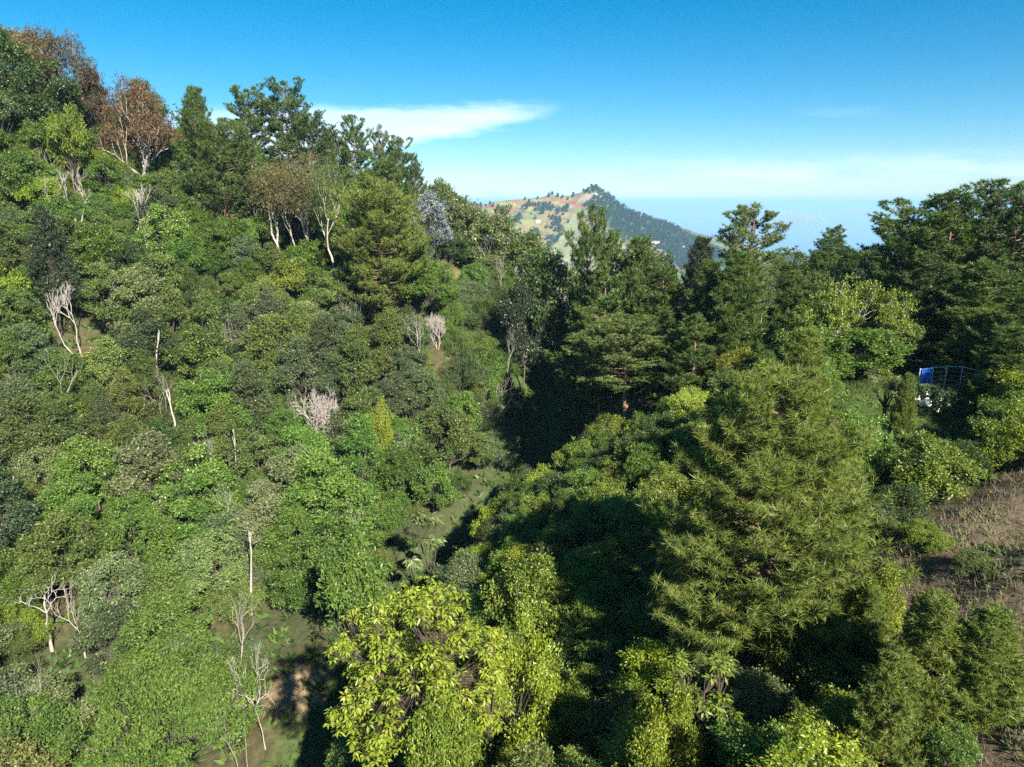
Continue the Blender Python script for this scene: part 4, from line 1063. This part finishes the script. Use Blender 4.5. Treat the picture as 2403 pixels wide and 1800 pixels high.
# boulders in the upper clearing
for i, (u, v, d, s, lab) in enumerate([(1075, 628, 98, (1.1, .8, .55), 'flat grey boulder lying in the grassy clearing'), (1047, 623, 99, (.45, .4, .35), 'small grey stone beside the flat boulder in the clearing')]):
    p = np.array(at(u, v, d)); p[2] = gz(p[0], p[1]); g = Geo(); n1_, n2_ = 9, 16; V = []
    for a in range(n1_):
        for b in range(n2_):
            th = math.pi * a / (n1_ - 1); ph = 2 * math.pi * b / n2_
            q = Vector((math.sin(th) * math.cos(ph), math.sin(th) * math.sin(ph), math.cos(th)))
            f = 1 + .28 * mnoise.fractal(q * 1.3 + Vector((i * 7, 0, 0)), 1, 2, 4)
            V.append((q.x * s[0] * f, q.y * s[1] * f, q.z * s[2] * f))
    g.add(V, Q=[(a * n2_ + b, (a + 1) * n2_ + b, (a + 1) * n2_ + (b + 1) % n2_, a * n2_ + (b + 1) % n2_) for a in range(n1_ - 1) for b in range(n2_)])
    tag(put('boulder', g.mesh('boulder', M_STONE), None, None, (p[0], p[1], p[2] + s[2] * .35), (0, 0, i * 1.1)), lab, 'boulder')

# ------------------------------------------------------------------ grass, weeds and undergrowth nobody could count
def blades(name, n, area, L, W, col, label, lean=.35, mat=M_LEAF, seed=1, keep=None, clump=0):
    rng = np.random.default_rng(seed)
    x = rng.uniform(area[0], area[1], n); y = rng.uniform(area[2], area[3], n)
    if clump:
        m = n // clump; cx, cyy = x[:m], y[:m]; k = rng.integers(0, m, n)
        x = cx[k] + rng.normal(size=n) * .16; y = cyy[k] + rng.normal(size=n) * .16
    if keep is not None:
        m = keep(x, y, rng); x, y = x[m], y[m]
    z = ground_z(x, y)
    D = unit(np.stack([rng.normal(size=len(x)) * lean, rng.normal(size=len(x)) * lean, np.ones(len(x))], 1))
    g = Geo(); P = np.stack([x, y, z - .03], 1); Ln = L * rng.uniform(.5, 1.3, len(x))
    ph = .5 + .3 * np.sin(x * 1.3 + np.sin(y * .9)) * np.cos(y * 1.1)
    g.leaves(P, D, rng.normal(size=P.shape), Ln, W, np.clip(ph + rng.normal(size=len(x)) * .25, 0, 1), .1)
    o = put(name, g.mesh(name, mat), None, col); tag(o, label, name.replace('_', ' '), kind='stuff'); return o
dryA = (7.5, 30, 9, 31)
slope_keep = lambda x, y, r: (x > 9.5 + (y < 20) * .5 - (y - 20) * .1 + np.sin(y) * .8)
blades('dry_grass', 34000, dryA, .42, .018, (.23, .185, .12), 'brown dry grass on the near slope', .5, seed=11, keep=slope_keep, clump=14)
blades('weeds', 24000, dryA, .28, .06, (.115, .150, .055), 'low green weeds in the dry grass', .9, seed=12, keep=slope_keep, clump=22)
blades('heath', 16000, dryA, .3, .02, (.16, .125, .095), 'grey brown heath on the near slope', .8, seed=15, keep=slope_keep, clump=30)
blades('wildflowers', 110, dryA, .08, .07, (.75, .30, .02), 'orange wildflowers in the dry grass', 1.5, seed=13, keep=lambda x, y, r: slope_keep(x, y, r) & (x > 11)).location = (0, 0, .38)
cA = at(1050, 615, 100)
blades('clearing_grass', 9000, (cA[0] - 9, cA[0] + 9, cA[1] - 8, cA[1] + 7), .5, .06, (.20, .19, .075), 'pale grass in the upper clearing', .4, seed=14)
cB = at(2010, 930, 41)
blades('meadow_grass', 9000, (cB[0] - 4.5, cB[0] + 5, cB[1] - 5, cB[1] + 4.5), .32, .03, (.085, .125, .03), 'green grass of the small clearing', .5, seed=16)
cC = at(1945, 978, 39)
blades('straw_grass', 3500, (cC[0] - 1.8, cC[0] + 1.6, cC[1] - 1.8, cC[1] + 1.8), .45, .02, (.30, .25, .14), 'straw coloured grass at the clearing edge', .35, seed=17)
blades('gully_grass', 30000, (-22, 12, 34, 112), .5, .06, (.065, .115, .022), 'tall grass along the gully floor', .5, seed=18, keep=lambda x, y, r: np.abs(valley_dx(x, y)) < 4.2)
blades('undergrowth', 52000, (-75, 45, 12, 115), .8, .3, (.075, .13, .026), 'leafy undergrowth beneath the trees', 1.1, seed=19, clump=9,
       keep=lambda x, y, r: (np.abs(valley_dx(x, y)) > 2.5) & ~((x > 8) & (y < 31)) & ~((np.abs(x - cB[0]) < 4.5) & (np.abs(y - cB[1]) < 4)) & ~((np.abs(x - cA[0]) < 6) & (np.abs(y - cA[1]) < 6)))

# ------------------------------------------------------------------ trees, houses on the mountain
FT = []
for s in range(4):
    rg = np.random.default_rng(700 + s); g = Geo(); g.tube(np.array([[0, 0, -1], [.1, 0, 3], [0, .1, 6]]), [.4, .3, .15], 4); tr_m = g.mesh('far_trunk', M_BARK)
    g = Geo(); n = 150; d = unit(rg.normal(size=(n, 3)) + [0, 0, .2]); P = d * (rg.random(n) ** .4)[:, None] * [3.1, 3.1, 3.9] + [0, 0, 6.2]
    if s % 2: P[:, :2] *= np.clip(1.35 - P[:, 2:3] / 10.5, .15, 1.2)
    g.leaves(P, unit(d + rg.normal(size=(n, 3)) * .6), unit(d + [0, 0, .5]), 2.3, 1.5, np.clip(rg.normal(.5, .22, n), 0, 1), .2)
    FT.append((tr_m, g.mesh('far_crown', M_LEAF)))
def mzi(arr_x, arr_y, arr_z, x, y):
    fx_ = (x - arr_x[0, 0]) / (arr_x[0, 1] - arr_x[0, 0]); fy_ = (y - arr_y[0, 0]) / (arr_y[1, 0] - arr_y[0, 0])
    i = np.clip(fx_.astype(int), 0, arr_x.shape[1] - 2); j = np.clip(fy_.astype(int), 0, arr_x.shape[0] - 2)
    a = fx_ - i; b = fy_ - j
    return arr_z[j, i] * (1 - a) * (1 - b) + arr_z[j, i + 1] * a * (1 - b) + arr_z[j + 1, i] * (1 - a) * b + arr_z[j + 1, i + 1] * a * b
rg = np.random.default_rng(808)
n = 26000
x = rg.uniform(-330, 620, n); y = rg.uniform(1560, 2075, n); z = mzi(mx_, my_, mz_, x, y); u, v = proj(x, y, z)
j = fbm(x, y, 40.0, 4, 4.4)
grove = (inside(u, v, [(1160,545),(1190,500),(1230,480),(1330,478),(1345,500),(1290,560),(1220,600)]) & (j > .10)) | \
        (inside(u, v, [(1155,485),(1200,478),(1215,500),(1180,505)]) & (j > -.05)) | (inside(u, v, [(1320,465),(1350,465),(1360,480),(1325,482)]) & (j > .0)) | \
        (inside(u, v, [(1100,530),(1200,540),(1290,600),(1250,640),(1100,620)]) & (j > .15)) | (inside(u, v, [(1300,510),(1345,505),(1320,560),(1270,600)]) & (j > .2))
forest = inside(u + j * 40, v + j * 26, [(1385,470),(1400,445),(1425,455),(1460,482),(1520,505),(1640,540),(1700,590),(1700,650),(1600,640),(1555,575),(1490,555),(1440,545),(1400,500)])
p_keep = np.where(grove, .40, 0) + np.where(forest, .48, 0) + .006 + np.where(inside(u, v, [(1390,500),(1560,580),(1640,680),(1300,680)]), .12 * (j > 0), 0)
ok = (rg.random(n) < p_keep) & (u > 1100) & (u < 1760) & (v < 640)
x, y, z, u, v = x[ok], y[ok], z[ok], u[ok], v[ok]
xr = np.array([at(uu, vv, 2046)[0] for uu, vv in [(1128,482),(1150,478),(1262,462),(1232,470),(1288,459),(1309,457),(1320,458),(1345,456),(1375,448)]]); yr = np.full(len(xr), 2044.0)
zr = mzi(mx_, my_, mz_, xr, yr)
x, y, z = np.concatenate([xr, x]), np.concatenate([yr, y]), np.concatenate([zr, z])
iso = np.array([np.sort(np.hypot(x - x[k], y - y[k]))[1] for k in range(len(x))]); iso[:len(xr)] = 999
order = np.argsort(-iso)
NI = 220
for k in order[:NI]:
    m = FT[rg.integers(4)]; s = rg.uniform(.7, 1.3)
    t = empty('mountain_tree', (x[k], y[k], z[k] - .3), rg.uniform(0, 6.28), (s, s, s * rg.uniform(.8, 1.2)))
    uu, vv = proj(x[k], y[k], z[k])
    if y[k] > 2040: lg = ('small lone tree on the skyline of the far mountain', 'lone trees on the mountain skyline')
    elif uu > 1400: lg = ('dark tree at the edge of the wood on the steep mountain side', 'trees at the edge of the mountain wood')
    elif vv < 500: lg = ('small dark tree among the red upper fields of the far mountain', 'trees among the red mountain fields')
    elif uu > 1270: lg = ('small dark tree on the pale spur of the far mountain', 'trees on the mountain spur')
    else: lg = ('small dark tree on the green lower slope of the far mountain', 'trees on the lower mountain slope')
    tag(t, lg[0], 'tree', lg[1])
    put('trunk', m[0], t, BARK['dark']); put('crown', m[1], t, jig((.030, .052, .020), .15))
g = Geo()
for k in order[NI:]:
    me_ = FT[rg.integers(4)][1]; nv_ = len(me_.vertices)
    if not hasattr(g, 'cache'): g.cache = {}
    if me_.name not in g.cache:
        c_ = np.zeros(nv_ * 3, np.float32); me_.vertices.foreach_get('co', c_); f_ = np.zeros(len(me_.polygons) * 3, np.int32); me_.polygons.foreach_get('vertices', f_)
        g.cache[me_.name] = (c_.reshape(-1, 3)[: 44 * 4], f_.reshape(-1, 3)[: 44 * 2])
    c_, f_ = g.cache[me_.name]; s = rg.uniform(.6, 1.3)
    g.add(c_ * s * np.array([1.2, 1.2, 1.05]) + [x[k], y[k], z[k] - 1.0], T=f_, A=rg.uniform(.15, .85))
tag(put('mountain_wood', g.mesh('mountain_wood', M_LEAF), None, (.030, .055, .021)), 'dark wood covering the steep side of the far mountain', 'wood', kind='stuff')
print('MOUNTAIN TREES', len(x))
n = 5000; x = rg.uniform(100, 1400, n); y = rg.uniform(2500, 2895, n); z = mzi(hx_, hy_, hz_, x, y); j = fbm(x, y, 60.0, 4, 6.1)
ok = (rg.random(n) < np.where(j > .15, .5, .03)); x, y, z = x[ok], y[ok], z[ok]
g2 = Geo(); cc = list(g.cache.values())
for k in range(len(x)):
    c_, f_ = cc[k % len(cc)]; s = rg.uniform(.8, 1.5); g2.add(c_[:120] * s + [x[k], y[k], z[k] - 2], T=f_[:60], A=rg.uniform(.2, .8))
tag(put('ridge_wood', g2.mesh('ridge_wood', M_LEAF), None, (.035, .055, .024)), 'scattered dark trees on the ridge behind the mountain', 'wood', kind='stuff')
# houses on the mountain foot
M_WALLW = plain('white_wall', (.72, .68, .62), .9); M_ROOFR = plain('red_roof', (.42, .13, .08), .8); M_ROOFG = plain('grey_roof', (.5, .5, .5), .6); M_DOOR = plain('door_wood', (.10, .07, .05), .8)
for i, (u, v, L, W_, Hh, roof, lab) in enumerate([(1535, 571, 26, 8, 4.5, M_ROOFR, 'long red roofed house at the foot of the far mountain'), (1552, 577, 14, 8, 4.5, M_ROOFR, 'smaller red roofed house next to the long red roofed house'),
        (1598, 583, 15, 9, 5, M_ROOFG, 'white house with grey roof below the red roofed houses'), (1262, 522, 12, 8, 4, M_ROOFG, 'small pale house among the groves on the mountain'), (1190, 510, 11, 7, 4, M_ROOFG, 'pale hut at the edge of the mountain fields'), (1560, 600, 10, 7, 4, M_ROOFG, 'small white house low beneath the mountain wood')]):
    ds = np.arange(1560, 2100, 3.0); P = np.array([at(u, v, d) for d in ds]); zz = mzi(mx_, my_, mz_, P[:, 0], P[:, 1]); k = int(np.argmax(P[:, 2] < zz))
    if P[k, 2] >= zz[k]: continue
    h = empty('farmhouse', (P[k, 0], P[k, 1], zz[k] - 1), rg.uniform(-.25, .25)); tag(h, lab, 'house')
    g = Geo(); g.box((-L / 2, -W_ / 2, -3), (L / 2, W_ / 2, Hh)); put('wall', g.mesh('wall', M_WALLW), h)
    g = Geo(); e = .6; rz_ = Hh + W_ * .32
    g.add([(-L/2-e, -W_/2-e, Hh-.1), (L/2+e, -W_/2-e, Hh-.1), (L/2+e, 0, rz_), (-L/2-e, 0, rz_), (-L/2-e, W_/2+e, Hh-.1), (L/2+e, W_/2+e, Hh-.1)], Q=[(0,1,2,3),(3,2,5,4),(0,4,5,1)], T=[(0,3,4),(1,5,2)])
    put('roof', g.mesh('roof', roof), h)
    g = Geo(); g.box((-.6, -W_/2 - .06, -.2), (.6, -W_/2 + .05, 2.1)); put('door', g.mesh('door', M_DOOR), h)
    for sx in (-.3, .3):
        g = Geo(); g.box((L * sx - .6, -W_/2 - .06, 1.1), (L * sx + .6, -W_/2 + .05, 2.3)); put('window', g.mesh('window', M_DOOR), h)

# ------------------------------------------------------------------ low clouds hanging over the sea
M_CLOUD, n_, l_ = mat_new('cloud_vapour')
o_ = n_.new('ShaderNodeOutputMaterial'); p_ = n_.new('ShaderNodeVolumePrincipled'); p_.inputs['Color'].default_value = (1, .97, .95, 1); p_.inputs['Anisotropy'].default_value = .2
t_ = n_.new('ShaderNodeTexCoord'); ln = n_.new('ShaderNodeVectorMath'); ln.operation = 'LENGTH'; l_.new(t_.outputs['Object'], ln.inputs[0])
mp = n_.new('ShaderNodeMapping'); l_.new(t_.outputs['Object'], mp.inputs[0]); mp.inputs['Scale'].default_value = (1.6, 1.6, 1.1)
nz = n_.new('ShaderNodeTexNoise'); nz.inputs['Scale'].default_value = 1.5; nz.inputs['Detail'].default_value = 5; l_.new(mp.outputs[0], nz.inputs['Vector'])
m_ = n_.new('ShaderNodeMath'); m_.operation = 'SUBTRACT'; l_.new(nz.outputs['Fac'], m_.inputs[0])
m2 = n_.new('ShaderNodeMath'); m2.operation = 'MULTIPLY'; m2.inputs[1].default_value = .62; l_.new(ln.outputs['Value'], m2.inputs[0]); l_.new(m2.outputs[0], m_.inputs[1])
r_ = n_.new('ShaderNodeMapRange'); r_.inputs['From Min'].default_value = 0.0; r_.inputs['From Max'].default_value = .35; r_.inputs['To Max'].default_value = .0045; l_.new(m_.outputs[0], r_.inputs['Value'])
l_.new(r_.outputs[0], p_.inputs['Density']); l_.new(p_.outputs[0], o_.inputs['Volume'])
M_CLOUD.cycles.volume_step_rate = 1.0
def ball(n1_=8, n2_=12):
    g = Geo(); V = [(math.sin(math.pi * a / (n1_ - 1)) * math.cos(6.2832 * b / n2_), math.sin(math.pi * a / (n1_ - 1)) * math.sin(6.2832 * b / n2_), math.cos(math.pi * a / (n1_ - 1))) for a in range(n1_) for b in range(n2_)]
    g.add(V, Q=[(a * n2_ + b, (a + 1) * n2_ + b, (a + 1) * n2_ + (b + 1) % n2_, a * n2_ + (b + 1) % n2_) for a in range(n1_ - 1) for b in range(n2_)]); return g.mesh('cloud', M_CLOUD)
cb = ball()
for u, v, d, sx, sz, lab in [(1868, 515, 5200, 260, 95, 'largest pinkish cloud puff hanging over the sea'), (1970, 545, 5000, 130, 48, 'small cloud puff below and beyond the largest one'), (1630, 522, 5600, 90, 40, 'tiny cloud puff over the sea beside the mountain'),
                             (1160, 452, 6500, 150, 45, 'white cloud puff low over the mountain shoulder'), (2030, 497, 16000, 1150, 95, 'long thin white cloud bank on the sea horizon')]:
    p = at(u, v, d); tag(put('cloud', cb, None, None, p, None, (sx, sx * .7, sz)), lab, 'cloud')
